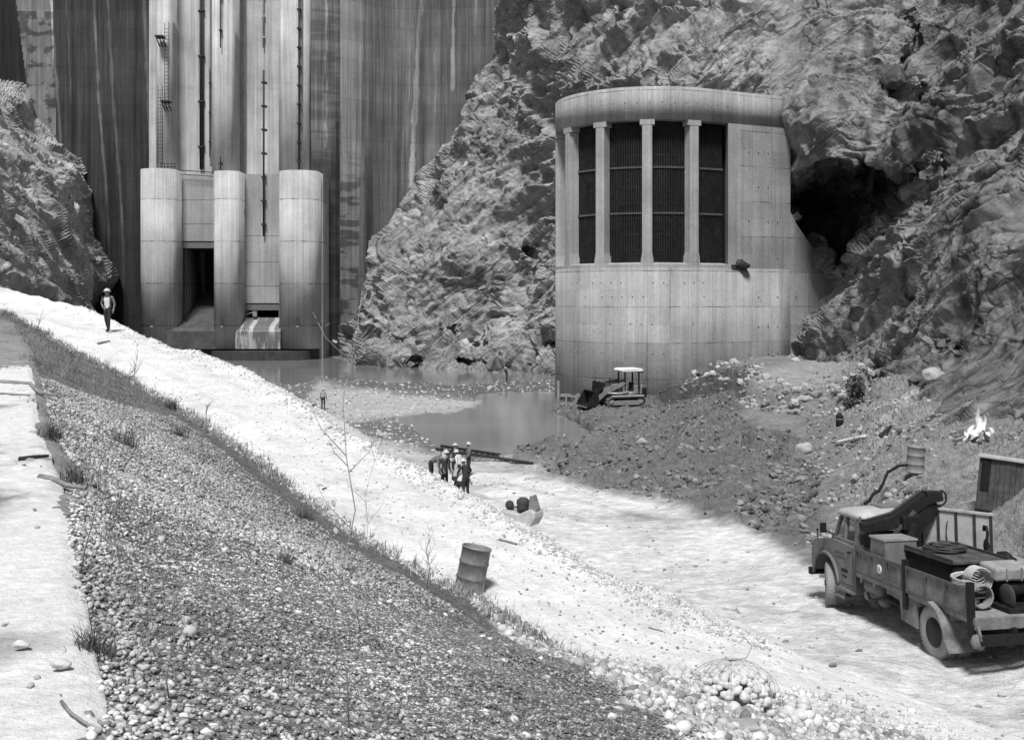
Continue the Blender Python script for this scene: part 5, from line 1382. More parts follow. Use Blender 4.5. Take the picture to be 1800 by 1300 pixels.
# ================================================================== PEOPLE
M_skin = simple('skin', 0.22, 0.7, var=0.1)
M_helm = simple('white_helmet', 0.45, 0.4, var=0.05)
M_helmg = simple('grey_cap', 0.35, 0.7, var=0.1)
M_shirtd = simple('dark_cloth', 0.035, 0.95, var=0.3, scale=8)
M_shirtm = simple('mid_grey_cloth', 0.13, 0.95, var=0.25, scale=8)
M_shirtl = simple('light_grey_cloth', 0.33, 0.95, var=0.15, scale=8)
M_shirtw = simple('white_cloth', 0.52, 0.95, var=0.1, scale=8)
M_trs = simple('dark_trousers', 0.028, 0.95, var=0.3, scale=8)
M_boot = simple('black_boots', 0.02, 0.7)
M_hair = simple('dark_hair', 0.015, 0.8)
def person(name, label, loc, face, P=None, lean=0.0, mats=None, helmet=M_helm, group=None, white_front=False, height=1.72, bare_arm=False, crouch=False):
    """one continuous skinned body; face = heading in degrees (0 = +x)"""
    shirt, trous = mats or (M_shirtd, M_trs)
    J = dict(pel=(0,0,.95), wst=(0,0,1.08), chs=(0.0,0,1.28), nkb=(-.01,0,1.44), nk=(.01,0,1.51), jaw=(.045,0,1.565), hed=(.02,0,1.63), top=(.01,0,1.695),
             hpl=(0,.095,.89), knl=(.03,.11,.49), anl=(-.02,.11,.09), tol=(.17,.13,.035),
             hpr=(0,-.095,.89), knr=(.03,-.11,.49), anr=(-.02,-.11,.09), tor=(.17,-.13,.035),
             shl=(-.01,.185,1.41), ell=(-.03,.25,1.13), wrl=(.07,.26,.88), hal=(.09,.255,.81),
             shr=(-.01,-.185,1.41), elr=(-.03,-.25,1.13), wrr=(.07,-.26,.88), har=(.09,-.255,.81))
    J = {k: Vector(v) for k, v in J.items()}
    if lean:
        Mx = Matrix.Translation(J['pel']) @ Matrix.Rotation(R_(lean), 4, 'Y') @ Matrix.Translation(-J['pel'])
        for k in ('wst', 'chs', 'nkb', 'nk', 'jaw', 'hed', 'top', 'shl', 'ell', 'wrl', 'hal', 'shr', 'elr', 'wrr', 'har'): J[k] = Mx @ J[k]
    for k, v in (P or {}).items(): J[k] = Vector(v)
    Rd = dict(pel=(.135,.165), wst=(.115,.15), chs=(.13,.18), nkb=(.085,.10), nk=(.06,.06), jaw=(.072,.066), hed=(.098,.08), top=(.06,.055),
              hp=(.10,.10), kn=(.066,.066), an=(.048,.048), to=(.038,.045), sh=(.07,.07), el=(.05,.05), wr=(.034,.034), ha=(.036,.03))
    if crouch: Rd['pel'] = (.15, .17)
    names = list(J); idx = {k: i for i, k in enumerate(names)}
    E = [('pel','wst'),('wst','chs'),('chs','nkb'),('nkb','nk'),('nk','jaw'),('jaw','hed'),('hed','top'),('pel','hpl'),('hpl','knl'),('knl','anl'),('anl','tol'),
         ('pel','hpr'),('hpr','knr'),('knr','anr'),('anr','tor'),('nkb','shl'),('shl','ell'),('ell','wrl'),('wrl','hal'),('nkb','shr'),('shr','elr'),('elr','wrr'),('wrr','har')]
    me = bpy.data.meshes.new('body'); me.from_pydata([J[k] for k in names], [(idx[a], idx[b]) for a, b in E], [])
    ob = bpy.data.objects.new('body', me); COL.objects.link(ob)
    md = ob.modifiers.new('skin', 'SKIN'); md.use_smooth_shade = True; md.branch_smoothing = 0.3
    sb = ob.modifiers.new('sub', 'SUBSURF'); sb.levels = 1; sb.render_levels = 1
    sv = me.skin_vertices[0].data if me.skin_vertices else None
    if sv is None:
        bm = bmesh.new(); bm.from_mesh(me); bm.verts.layers.skin.verify(); bm.to_mesh(me); bm.free(); sv = me.skin_vertices[0].data
    for k in names:
        r = Rd.get(k) or Rd[k[:2]]; sv[idx[k]].radius = r; sv[idx[k]].use_root = (k == 'pel')
    dg = bpy.context.evaluated_depsgraph_get(); ev = ob.evaluated_get(dg)
    m2 = bpy.data.meshes.new_from_object(ev)
    bpy.data.objects.remove(ob)
    # fingers, nose and ears joined into the same mesh
    bm = bmesh.new(); bm.from_mesh(m2)
    tb = MB(); tb.bm.free(); tb.bm = bm
    for s, h, w_ in ((1, 'hal', 'wrl'), (-1, 'har', 'wrr')):
        d = (J[h] - J[w_]).normalized(); side = d.cross(Vector((0, 1, 0))); side = side.normalized() if side.length > .1 else Vector((1, 0, 0))
        curl = d.cross(side)
        for f in range(4):
            b0 = J[h] + side * (0.028 - 0.019 * f); L_ = (.072, .08, .075, .058)[f]
            tb.tube([b0, b0 + d * L_ * .5 + curl * .006 * -s, b0 + d * L_ * .95 + curl * .022 * -s], [.010, .009, .006], 6)
        b0 = J[h] - d * 0.035 + side * 0.03; tb.tube([b0, b0 + side * .03 + d * .02, b0 + side * .035 + d * .05], [.012, .010, .007], 6)
    hd = (J['top'] - J['jaw']).normalized(); fw = (J['jaw'] - J['nk']); fw = (fw - hd * fw.dot(hd)); fw = fw.normalized() if fw.length > 1e-4 else Vector((1, 0, 0))
    lt = hd.cross(fw).normalized(); hc = J['hed'] - hd * 0.01
    tb.tube([hc + fw * .085 + hd * .01, hc + fw * .118 - hd * .028, hc + fw * .09 - hd * .04], [.010, .016, .012], 6)
    for s in (1, -1): tb.tube([hc + lt * s * .075 - hd * .035, hc + lt * s * .095 - fw * .01 - hd * .005, hc + lt * s * .085 + hd * .02], [.012, .02, .012], 6)
    bm.to_mesh(m2); bm.free()
    nf = len(m2.polygons)
    segs = [(a, b, J[a], J[b]) for a, b in E]
    zone = {'hed': 0, 'top': 0, 'jaw': 0, 'nk': 0, 'hal': 0, 'har': 0}
    legs = {'knl', 'anl', 'hpl', 'hpr', 'knr', 'anr'}
    m2.materials.clear()
    for mt in (M_skin, shirt, trous, M_boot, M_shirtw): m2.materials.append(mt)
    for p in m2.polygons:
        c = p.center; best = 9; bk = None; bt = 0
        for a, b, A, B in segs:
            ab = B - A; t = max(0, min(1, (c - A).dot(ab) / ab.length_squared)); dd = (c - A - ab * t).length
            if dd < best - 1e-4: best, bk, bt = dd, (a, b), t
        a, b = bk
        if b in ('nk', 'jaw', 'hed', 'top', 'hal', 'har'): z = 0
        elif b in ('tol', 'tor'): z = 3
        elif b in legs: z = 2
        elif b in ('wrl', 'wrr') and (bt > 0.85 or bare_arm): z = 0
        elif b == 'wst' and bt < 0.45: z = 2
        else: z = 1
        if z == 1 and white_front and b in ('wst', 'chs', 'nkb') and p.normal.x > 0.35 and abs(c.y) < 0.085: z = 4
        p.material_index = z; p.use_smooth = True
    root = thing('person', label, 'person', loc, (0, 0, R_(face)), group)
    root.scale = (height / 1.72,) * 3
    o = bpy.data.objects.new('body', m2); COL.objects.link(o); o.parent = root
    Mh = Matrix((( fw.x, lt.x, hd.x, hc.x), (fw.y, lt.y, hd.y, hc.y), (fw.z, lt.z, hd.z, hc.z), (0, 0, 0, 1)))
    b = MB(); b.M = Mh
    for s in (1, -1): b.blob((.083, s * .03, .012), .011, 1, 0)
    b.build('eyes', M_hair, root)
    b = MB(); b.M = Mh; b.tube([(.088, -.022, -.055), (.094, 0, -.057), (.088, .022, -.055)], .006, 5); b.build('mouth', simple('lips', 0.12), root)
    b = MB(); b.M = Mh; b.lathe([(.088, -.02), (.096, .03), (.06, .07), (.001, .08)], 14, Matrix.Translation((-.02, 0, 0)), 'z'); b.build('hair', M_hair, root)
    if helmet:
        b = MB(); b.M = Mh
        b.lathe([(.155, .030), (.150, .040), (.118, .046), (.116, .085), (.092, .125), (.05, .148), (.001, .155)], 20, Matrix.Translation((-.005, 0, 0)), 'z')
        b.box((-.11, -.008, .13), (.10, .008, .158)); b.build('helmet', helmet, root)
    return root

mp = bank_near(190, 584, 0.9, 2.0)
p = person('person', 'man in open jacket and white vest walking on the pale road below the left cliff', (mp.x, mp.y, mp.z - 0.01), -100,
       P=dict(knl=(.10,.10,.50), anl=(.10,.10,.10), tol=(.27,.13,.045), knr=(-.04,-.10,.49), anr=(-.20,-.10,.14), tor=(-.06,-.13,.05),
              elr=(-.10,-.33,1.17), wrr=(.02,-.20,1.02), har=(.06,-.16,.99), ell=(-.05,.27,1.13), wrl=(.10,.30,.89), hal=(.13,.30,.82),
              jaw=(.075,0,1.55), hed=(.06,0,1.62), top=(.06,0,1.69)), mats=(M_shirtm, M_trs), white_front=True, height=1.95)
q = W(568, 720, 0); 
Y2 = 88.0; q = W(568, 719, Y2); zg = max(q.z, 0.05)
person('person', 'man in grey vest standing with his back turned beyond the road', (q.x, Y2, q.z), 75, mats=(M_shirtl, M_trs), bare_arm=True)
Y3 = 115.5; q = W(891, 673, Y3)
person('person', 'man in dark clothes wading left of the round tower', (q.x, Y3, q.z - .05), 190, lean=12, mats=(M_shirtd, M_trs), helmet=M_helmg,
       P=dict(elr=(.20,-.26,1.25), wrr=(.30,-.15,1.45), har=(.33,-.1,1.5)))
# the group around the hole
GR = 'workers gathered at the edge of the road'
def wk(px, pyfeet, Y, label, face, **k):
    q = W(px, pyfeet, Y); return person('person', label, (q.x, Y, q.z), face, group=GR, **k)
wk(800, 843, 54.5, 'tall worker in dark overall standing behind the group, hands at his belt', -80, mats=(M_shirtd, M_trs), P=dict(ell=(-.05,.33,1.15), wrl=(.08,.18,1.02), hal=(.13,.12,1.0), elr=(-.05,-.33,1.15), wrr=(.08,-.18,1.02), har=(.13,-.12,1.0)), height=1.8)
wk(824, 838, 55.5, 'worker in grey jacket standing at the right side of the group', 200, mats=(M_shirtm, M_shirtd), P=dict(ell=(.08,.27,1.15), wrl=(.22,.16,1.02), hal=(.28,.12,1.0)), height=1.75)
wk(809, 852, 53.0, 'worker in white shirt standing in the middle of the group', 150, lean=18, mats=(M_shirtw, M_trs))
wk(781, 862, 50.0, 'broad worker in black coat seen from behind at the left of the group', 60, lean=10, mats=(M_shirtd, M_trs), height=1.85)
sq = dict(knl=(.34,.16,.62), knr=(.34,-.16,.62), anl=(.10,.13,.22), anr=(.10,-.13,.22), tol=(.27,.15,.17), tor=(.27,-.15,.17), pel=(0,0,.56), hpl=(.02,.10,.52), hpr=(.02,-.10,.52),
          wst=(.08,0,.68), chs=(.22,0,.83), nkb=(.34,0,.94), nk=(.42,0,.97), jaw=(.48,0,.98), hed=(.50,0,1.04), top=(.52,0,1.10), shl=(.32,.18,.92), shr=(.32,-.18,.92),
          ell=(.48,.22,.70), elr=(.48,-.22,.70), wrl=(.62,.15,.52), wrr=(.62,-.15,.52), hal=(.67,.14,.46), har=(.67,-.14,.46))
bend = dict(knl=(.04,.11,.50), knr=(.04,-.11,.50), ell=(.50,.24,.72), elr=(.50,-.24,.72), wrl=(.58,.18,.50), wrr=(.58,-.18,.50), hal=(.60,.17,.43), har=(.60,-.17,.43))
wk(757, 846, 49.5, 'worker in grey jacket bent low on the far left of the group', -20, lean=72, mats=(M_shirtm, M_shirtd), P=bend, helmet=M_helmg)
wk(773, 850, 50.5, 'worker in white shirt stooping between the black coat and the bent grey jacket', 20, mats=(M_shirtw, M_trs), P=sq, crouch=True)
wk(797, 862, 49.0, 'worker with grey back crouching in front of the white shirt', 30, mats=(M_shirtl, M_trs), P=sq, crouch=True)
wk(806, 872, 46.5, 'worker in white vest crouching nearest to us with his back turned', 50, mats=(M_shirtw, M_trs), P=sq, crouch=True)
wk(819, 880, 46.5, 'worker in dark overall standing in front, leaning over the crouching men', 130, lean=14, mats=(M_shirtd, M_trs), P=dict(elr=(.10,-.36,1.20), wrr=(.26,-.28,1.05), har=(.32,-.25,1.02), ell=(.20,.26,1.18), wrl=(.36,.15,1.06), hal=(.42,.12,1.04)), height=1.8)
# ================================================================== PROPS
M_drum = simple('rusty_drum_paint', 0.17, 0.65, 0.3, var=0.45, scale=3.0, bump=0.004, bscale=20)
M_drum2 = simple('grey_drum_paint', 0.21, 0.7, 0.2, var=0.3, scale=3.5)
def drum(name, label, loc, tilt=(0, 0), H=0.88, R=0.29, mat=M_drum, openlid=True, group='oil drums'):
    o = thing(name, label, 'drum', loc, (R_(tilt[0]), R_(tilt[1]), 0), group)
    b = MB(); pr = [(R, 0.0), (R + .012, 0.01), (R + .012, 0.03), (R, 0.04)]
    for k in range(1, 3):
        z = H * k / 3; pr += [(R, z - .03), (R + .014, z - .012), (R + .014, z + .012), (R, z + .03)]
    pr += [(R, H - .03), (R + .012, H - .02), (R + .012, H)]
    if openlid: pr += [(R - .012, H), (R - .015, H * 0.25), (0.001, H * 0.25)]
    else: pr += [(R - .012, H), (R - .02, H - .02), (0.001, H - .02)]
    b.lathe(pr, 32); b.build('barrel_wall', mat, o)
    b = MB(); b.tube([((R + .004) * math.cos(a), (R + .004) * math.sin(a), H) for a in np.linspace(0, 2 * math.pi, 33)], 0.013, 6); b.build('rim', simple('worn_rim', 0.30, 0.5, 0.4), o)
    return o
q = bank_near(823, 1040, 0.8, 1.4)
drum('oil_drum', 'rusty open drum leaning at the inner edge of the pale road', (q.x, q.y + .1, q.z - 0.03), (-3, 11), H=0.86, R=0.275)
q = W(1608, 829, 37.0)
drum('oil_drum', 'grey closed drum standing on the earth terrace above the truck', (q.x, 37.0, q.z - .02), (0, 4), mat=M_drum2, openlid=False)
DR2 = Vector((q.x, 37.0, q.z))
q = ground_px(1475, 748)
o = thing('canister', 'small black canister standing alone on the dirt bench', 'canister', (q.x, q.y, q.z - .03))
b = MB(); b.lathe([(.19, 0), (.2, .02), (.2, .55), (.17, .62), (.10, .66), (.10, .74), (.001, .75)], 16); b.build('canister_body', M_black, o)
b = MB(); b.lathe([(.205, .34), (.205, .42), (.2, .43)], 16); b.build('band', M_grey, o)
# hose from the far drum down to the truck
b = MB(); pts = []
for px, py, Y in ((1606, 816, 37), (1580, 818, 37), (1560, 830, 36.5), (1552, 850, 35.5), (1545, 862, 34.5), (1535, 868, 34), (1528, 880, 33), (1520, 884, 32.5)): pts.append(W(px, py, Y))
b.tube(pts, 0.05, 6)
tag(b.build('hose', M_black), 'black hose curling down the dirt from the grey drum', 'hose')
# plank crate at the right edge
q = W(1716, 893, 29.5)
o = thing('plank_hut', 'dark upright plank crate with pale top at the right edge above the truck', 'crate', (q.x, 29.5, q.z), (0, R_(5), R_(-28)))
M_dplank = simple('dark_vertical_planks', 0.075, 0.9, var=0.45, scale=4, bump=0.01)
b = MB(); x = 0
random.seed(5)
while x < 2.9:
    w_ = random.uniform(.09, .15); b.box((x, random.uniform(-.012, .012), 0.0), (x + w_ - .008, 0.05, 1.42)); x += w_
b.build('plank_wall', M_dplank, o)
b = MB(); y = 0.03
while y < .4:
    w_ = random.uniform(.1, .15); b.box((-0.03, y, 0), (0.02, y + w_ - .01, 1.42)); y += w_
b.build('plank_wall', M_dplank, o)
b = MB(); b.box((0.02, .055, .02), (2.85, .40, 1.40)); b.build('black_backing', M_black, o)  # solid black backing, added so the gaps between planks look dark
b = MB(); b.box((-.08, -.08, 1.42), (3.0, .45, 1.46)); b.build('top', simple('pale_top_board', 0.36), o)
b = MB(); b.box((-.03, -.05, -.10), (2.9, 0.05, 0.0)); b.build('skid', M_black, o)
b = MB(); b.box((0.04, -.03, .55), (.26, -.016, 1.38)); b.build('hatch', M_black, o)
# fire
q = surf_px(1722, 774)
o = thing('bonfire', 'burning bonfire of crossed timbers at the foot of the right cliff', 'fire', (q.x, q.y, q.z))
rr = random.Random(9)
for k in range(9):
    a = rr.uniform(0, 6.28); L_ = rr.uniform(.5, 1.0)
    b = MB(); b.tube([(L_ * math.cos(a), L_ * .7 * math.sin(a), 0.05), (0.1 * math.cos(a + 2), 0.1 * math.sin(a), rr.uniform(.25, .5))], [.07, .05], 7); b.build('log', M_iron if k % 2 else M_timber, o)
mf, nt, bb = new_mat('flame'); bb.inputs['Emission Color'].default_value = g3(1); bb.inputs['Emission Strength'].default_value = 0.5; bb.inputs['Base Color'].default_value = g3(.5)
tc_f = nt.nodes.new('ShaderNodeTexCoord').outputs['Object']; sf = nt.nodes.new('ShaderNodeSeparateXYZ'); nt.links.new(tc_f, sf.inputs[0])
nt.links.new(math_(nt, 'MULTIPLY', ramp_(nt, sf.outputs[2], .1, 1.25, .95, .12), ramp_(nt, noise_(nt, tc_f, 4.0, 3), .35, .6, .25, 1.0), True), bb.inputs['Alpha'])
b = MB()
for k, (x, y, h, r) in enumerate(((0, 0, 1.3, .15), (-.35, .1, .6, .14), (.22, .05, .95, .12), (-.12, -.1, .9, .16), (.5, 0, .45, .12), (-.6, 0, .35, .12), (.1, .1, .7, .18), (-.25, 0, .4, .2), (.35, 0, .35, .18))):
    pts = [(x + .06 * math.sin(t * 7 + k) + .12 * t * (1 if k % 2 else -.3), y, .08 + h * t) for t in np.linspace(0, 1, 8)]
    b.tube(pts, [r * (0.55 + 1.1 * t) * (1 - t) ** .8 + .004 for t in np.linspace(0, 1, 8)], 8)
b.build('flame', mf, o)
# smoke: a thin drifting volume
ms = bpy.data.materials.new('smoke'); ms.use_nodes = True; nt = ms.node_tree; nt.nodes.remove(nt.nodes['Principled BSDF'])
pv = nt.nodes.new('ShaderNodeVolumePrincipled'); pv.inputs['Color'].default_value = g3(.6)
tc = nt.nodes.new('ShaderNodeTexCoord').outputs['Object']; sp_ = nt.nodes.new('ShaderNodeSeparateXYZ'); nt.links.new(tc, sp_.inputs[0])
nt.links.new(math_(nt, 'MULTIPLY', ramp_(nt, noise_(nt, tc, 2.2, 3), .45, .75, 0, 1.0), ramp_(nt, sp_.outputs[2], 0.6, 2.8, 1.0, 0.0)), pv.inputs['Density'])
nt.links.new(pv.outputs[0], nt.nodes['Material Output'].inputs['Volume'])
b = MB(); b.lathe([(.15, .5), (.32, 1.1), (.45, 2.0), (.3, 2.8), (.001, 2.9)], 14, Matrix.Translation((.25, .1, 0))); b.build('smoke', ms, o)
# track rails lying between the workers and the pit (ladder-like)
def onray(px, py, Y): return W(px, py, Y)
o = thing('rail_track', 'length of narrow rail track lying across the pale dirt behind the workers', 'rail track')
A0, A1 = W(775, 793, 64.5), W(968, 822, 59.0); B0, B1 = W(767, 799, 62.5), W(936, 824, 57.0)
b = MB(); b.tube([A0 + Vector((0, 0, .34)), A1 + Vector((0, 0, .32))], .08, 5); b.build('rail', M_iron, o)
b = MB(); b.tube([B0 + Vector((0, 0, .34)), B1 + Vector((0, 0, .32))], .08, 5); b.build('rail', M_iron, o)
for k in range(17):
    t = (k + .5) / 17; b = MB(); b.tube([A0.lerp(A1, t) + Vector((0, 0, .32)), B0.lerp(B1, t) + Vector((0, 0, .32))], .045, 4); b.build('sleeper', M_iron, o)
# dusty pump cart half behind the road shoulder
q = W(915, 925, 36.0)
o = thing('pump_cart', 'dusty sled with a ribbed pump drum and upright fin behind the road shoulder', 'cart', (q.x, 36.0, q.z + .05), (0, 0, R_(-30)))
M_dust = simple('dust_caked_metal', 0.36, 0.9, var=0.25, scale=4)
b = MB(); b.prism([(-.75, .28), (-.60, .12), (.2, .0), (.55, .05), (.72, .35), (.70, .52), (.5, .62), (.1, .42), (-.55, .50)], -.32, .32, 'y'); b.build('sled_body', M_dust, o, .05)
b = MB(); b.lathe([(.05, -.2), (.21, -.2), (.23, -.12), (.20, -.05), (.23, 0.02), (.21, .12), (.12, .2), (.001, .22)], 16, Matrix.Translation((.1, 0, .72)), 'z'); b.build('pump', M_hub, o)
b = MB(); b.prism([(.36, .3), (.42, 1.02), (.52, 1.05), (.68, .6), (.66, .3)], -.16, .16, 'y'); b.build('fin', M_drum2, o, .02)
b = MB(); b.blob((-.42, 0, .62), (.14, .12, .16), 2, .3); b.tube([(-.4, 0, .55), (-.05, 0, .6)], .03, 6); b.build('engine', M_hub, o)
# loose planks, sticks, pole pieces
def stick(px, py, dx, dy, Y, r, label, cat='stick', mat=M_timber, n=5, name='plank', bend=0.0, t0=0.0, t1=2.0, surf='bank'):
    P0 = bank_near(px, py, t0, t1) if surf == 'bank' else (ground_px(px, py) if surf == 'g' else W(px, py, Y))
    P1 = bank_near(px + dx, py + dy, t0, t1) if surf == 'bank' else (ground_px(px + dx, py + dy) if surf == 'g' else W(px + dx, py + dy, Y + .2))
    b = MB(); pts = []
    for k in range(7):
        t = k / 6; p = P0.lerp(P1, t); p.z += r * 1.1 + bend * math.sin(t * math.pi) ; p.x += bend * .3 * math.sin(t * 9); pts.append(p)
    b.tube(pts, [r * (1 - .35 * k / 6) for k in range(7)], n)
    return tag(b.build(name, mat), label, cat)
stick(172, 605, 21, -4, 0, .05, 'short dark plank lying on the road just below the walking man')
stick(279, 604, 9, 0, 0, .04, 'tiny dark block of wood near the outer edge of the road')
stick(1140, 1104, 26, 6, 0, .016, 'thin short stick lying on the white road at lower centre', name='stick')
stick(877, 950, 32, 8, 36, .03, 'thin dark slat lying on the road shoulder near the pump sled', name='slat')
stick(1470, 786, 52, -6, 52, .12, 'pale bent board lying on the dirt below the black canister', mat=simple('pale_board', .6), surf='g', name='board')
stick(1548, 778, 18, -18, 48, .10, 'dark edged slab of timber on the terrace left of the fire', mat=M_iron, surf='g', name='timber')
LZ = CAMZ - 1.68
def lstick(pxs, r, label, name='branch', mat=M_timber):
    b = MB(); pts = []
    for px, py in pxs:
        Y = FPX * 1.64 / (py - HY); pts.append(Vector(((px - CX) / FPX * Y, Y, LZ)))
    b.tube(pts, [r * (1 - .5 * k / (len(pts) - 1)) for k in range(len(pts))], 6); return tag(b.build(name, mat), label, name)
lstick([(-40, 666), (20, 668), (52, 670), (70, 686), (100, 690)], .05, 'long crooked branch lying across the far end of the ledge')
lstick([(-30, 686), (52, 690)], .03, 'thin straight stick lying beside the crooked branch on the ledge', 'stick')
lstick([(35, 800), (60, 796), (86, 794)], .03, 'short dark stick lying alone on the middle of the ledge', 'stick', M_iron)
lstick([(70, 830), (90, 833), (120, 845), (150, 850)], .03, 'forked pale branch sticking out over the ledge edge')
lstick([(108, 1215), (125, 1235), (150, 1252), (175, 1265), (205, 1300)], .008, 'slender bare twig reaching over the near edge of the ledge', 'twig')
# boulders on the scree
M_bould = simple('boulder_rock', 0.30, .95, var=.3, scale=2.5, bump=.05, bscale=5)
for i, (px, py, Y, r, lab, dark) in enumerate(((1606, 665, 63, .35, 'dark round boulder on the scree below the right cliff', 1), (1639, 660, 62, .5, 'pale angular boulder perched right of the dark round one', 0), (1414, 799, 0, .32, 'pale rounded boulder lying below the churned bank', 0),
        (1131, 790, 0, .3, 'white lump of rock in the churned pit in front of the loader', 0), (860, 686, 0, .28, 'white lump of rock on the mud spit beside the pool', 0), (674, 770, 0, .3, 'flat pale boulder beside the white track near the pool', 0))):
    q = surf_px(px, py + 5) if Y else ground_px(px, py)
    b = MB(); b.M = Matrix.Translation((q.x, q.y, q.z + r * .3)); b.blob((0, 0, 0), (r * 1.2, r, r * .85), i, .45, 3); 
    tag(b.build('boulder', simple('pale_rock%d' % i, .1 if dark else .34, .95, var=.25, scale=3, bump=.05, bscale=6)), lab, 'boulder', 'boulders')
# wire basket of cobbles
q = bank_near(1285, 1235, 0.7, 2)
o = thing('stone_basket', 'round wire basket packed with cobbles beside the road in the lower right', 'gabion', (q.x, q.y, q.z - .02))
M_cob = simple('pale_cobble', .50, .9, var=.25, scale=5, bump=.01, bscale=20)
rr = random.Random(4); b = MB(); k = 0
for i in range(330):
    u = rr.random(); th = rr.uniform(0, 6.283); ph = math.acos(rr.uniform(0.0, 1)); R1 = .92 + rr.uniform(-.06, .02)
    c = (.62 * R1 * math.sin(ph) * math.cos(th), .50 * R1 * math.sin(ph) * math.sin(th), .52 * R1 * math.cos(ph))
    r = rr.uniform(.045, .085); b.blob(c, (r, r * rr.uniform(.7, 1), r * rr.uniform(.6, .9)), i, .25, 1)
b.blob((0, 0, .0), (.42, .34, .34), 1, .1, 2)
cb = b.build('cobble_fill', M_cob, o); cb['kind'] = 'stuff'
b = MB()
for k in range(9):
    a = math.pi * k / 9
    b.tube([(.68 * math.cos(t) * math.cos(a), .56 * math.cos(t) * math.sin(a), .57 * math.sin(t) + .02) for t in np.linspace(0, math.pi, 18)], .0016, 4)
for z in (.1, .25, .4):
    f = math.sqrt(1 - (z / .6) ** 2); b.tube([(.68 * f * math.cos(t), .56 * f * math.sin(t), z) for t in np.linspace(0, 6.283, 26)], .0016, 4)
b.tube([(.0, .0, .58), (.2, 0, .62), (.28, .05, .75), (.18, .05, .88), (.1, 0, .80)], .004, 4)
b.build('wire_net', M_hub, o)
for (px, py, s, lab) in ((1195, 1195, .55, 'low collapsed stone bundle left of the round wire basket'), (1400, 1262, .7, 'pale upright stone cluster right of the round wire basket')):
    q = bank_near(px, py, .6, 2); o = thing('stone_pile', lab, 'stones', (q.x, q.y, q.z - .05)); b = MB(); rr = random.Random(px)
    for i in range(46):
        a = rr.uniform(0, 6.283); r0 = s * .45 * math.sqrt(rr.random()); r = rr.uniform(.04, .10) * (1.3 if px > 1300 else 1)
        b.blob((r0 * math.cos(a), r0 * math.sin(a), s * .42 * (1 - (r0 / (s * .5)) ** 2) * rr.uniform(.5, 1)), (r, r * rr.uniform(.7, 1), r * rr.uniform(.6, 1)), i + px, .3, 2)
    b.build('stone_fill', M_cob, o)['kind'] = 'stuff'
q = bank_near(1300, 1285, .5, 2)
o = tag(MB().box((-.22, -.12, 0), (.2, .12, .10), bev=.02).build('concrete_block', simple('grey_block', .30)), 'flat grey concrete block lying below the round wire basket', 'block'); o.location = (q.x, q.y, q.z); o.rotation_euler = (0.1, .1, .3)
q = bank_near(958, 1178, .5, 1.2)

# ================================================================== STONES AND PLANTS
ICO = None
def ico_arrays():
    t = bmesh.new(); bmesh.ops.create_icosphere(t, subdivisions=1, radius=1); t.verts.index_update()
    V = np.array([v.co[:] for v in t.verts]); F = np.array([[v.index for v in f.verts] for f in t.faces]); t.free(); return V, F
IV, IF = ico_arrays()
def scatter(name, pos, size, mat, cols, flat=0.62, seed=1, smooth=True):
    r = np.random.default_rng(seed); n = len(pos); m_ = len(IV)
    sc_ = np.stack([r.uniform(.8, 1.3, n), r.uniform(.7, 1.0, n), r.uniform(.75, 1.15, n) * flat], 1) * size[:, None]
    a = r.uniform(0, 2 * np.pi, n); ca, sa = np.cos(a), np.sin(a); tl = r.uniform(-.5, .5, n); ct, st = np.cos(tl), np.sin(tl)
    V = IV[None] * (1 + 0.5 * (r.random((n, m_, 1)) - .5)) * sc_[:, None]
    x = V[..., 0] * ct[:, None] + V[..., 2] * st[:, None]; z = -V[..., 0] * st[:, None] + V[..., 2] * ct[:, None]; y = V[..., 1]
    V = np.stack([x * ca[:, None] - y * sa[:, None], x * sa[:, None] + y * ca[:, None], z], -1) + pos[:, None]
    F = IF[None] + (np.arange(n) * m_)[:, None, None]
    return np_mesh(name, V.reshape(-1, 3), F.reshape(-1, 3), mat, col=np.repeat(cols, m_), smooth=smooth)
M_stone = vcol_mat('loose_stone', 12.0, .85, 1.15, ((30, .004),), rough=.92)
M_stoneb = vcol_mat('rubble_stone', 3.0, .8, 1.2, ((6, .03),), rough=.95)
def bank_scatter(n, s0, s1, t0, t1, seed, size, dens=None, cfn=None):
    r = np.random.default_rng(seed); s = r.uniform(s0, s1, n); t = r.uniform(t0, t1, n)
    if dens is not None: k = r.random(n) < dens(s, t); s, t = s[k], t[k]
    P = bank_disp(bank(s, t), t, s); sz = size(r, len(s), P); return P, sz, s, t, r
lw = lambda a, b, p=2.2: (lambda r, n, P: a + (b - a) * r.random(n) ** p)
# pebble mattress, nearest part; wire holds the pebbles in faint rows
def rows(P, s, t): return 0.5 + 0.5 * np.sin((P[:, 1] * .97 + P[:, 0] * .12) * 2 * np.pi / .21 + 1.5 * fbm(P * .7, 2, 5))
P, sz, s, t, r = bank_scatter(190000, 2.3, 5.6, -0.004, .86, 201, lw(.008, .025, 1.8), lambda s, t: 1 - .75 * sstep(.62, .82, t))
k = (r.random(len(P)) < .22 + .78 * rows(P, s, t)) & (P[:, 1] > 3) & (t < rip_t(s) + .04 * r.standard_normal(len(t)))
P[:, 2] += sz * .5 + .006
tag(scatter('pebbles', P[k], sz[k], M_stone, (r.uniform(.14, .56, k.sum()) * (1 + .4 * fbm(P[k] * 1.2, 2, 8)) * (1 - .30 * sstep(-.34, -.1, t[k] - rip_t(s[k])))), seed=2), kind='stuff')
P, sz, s, t, r = bank_scatter(90000, 5.6, 9.5, 0.02, .80, 203, lw(.016, .040, 1.8), lambda s, t: .95 - .55 * sstep(.5, .8, t))
k = (r.random(len(P)) < .35 + .65 * rows(P * .6, s, t)); P[:, 2] += sz * .5 + .012
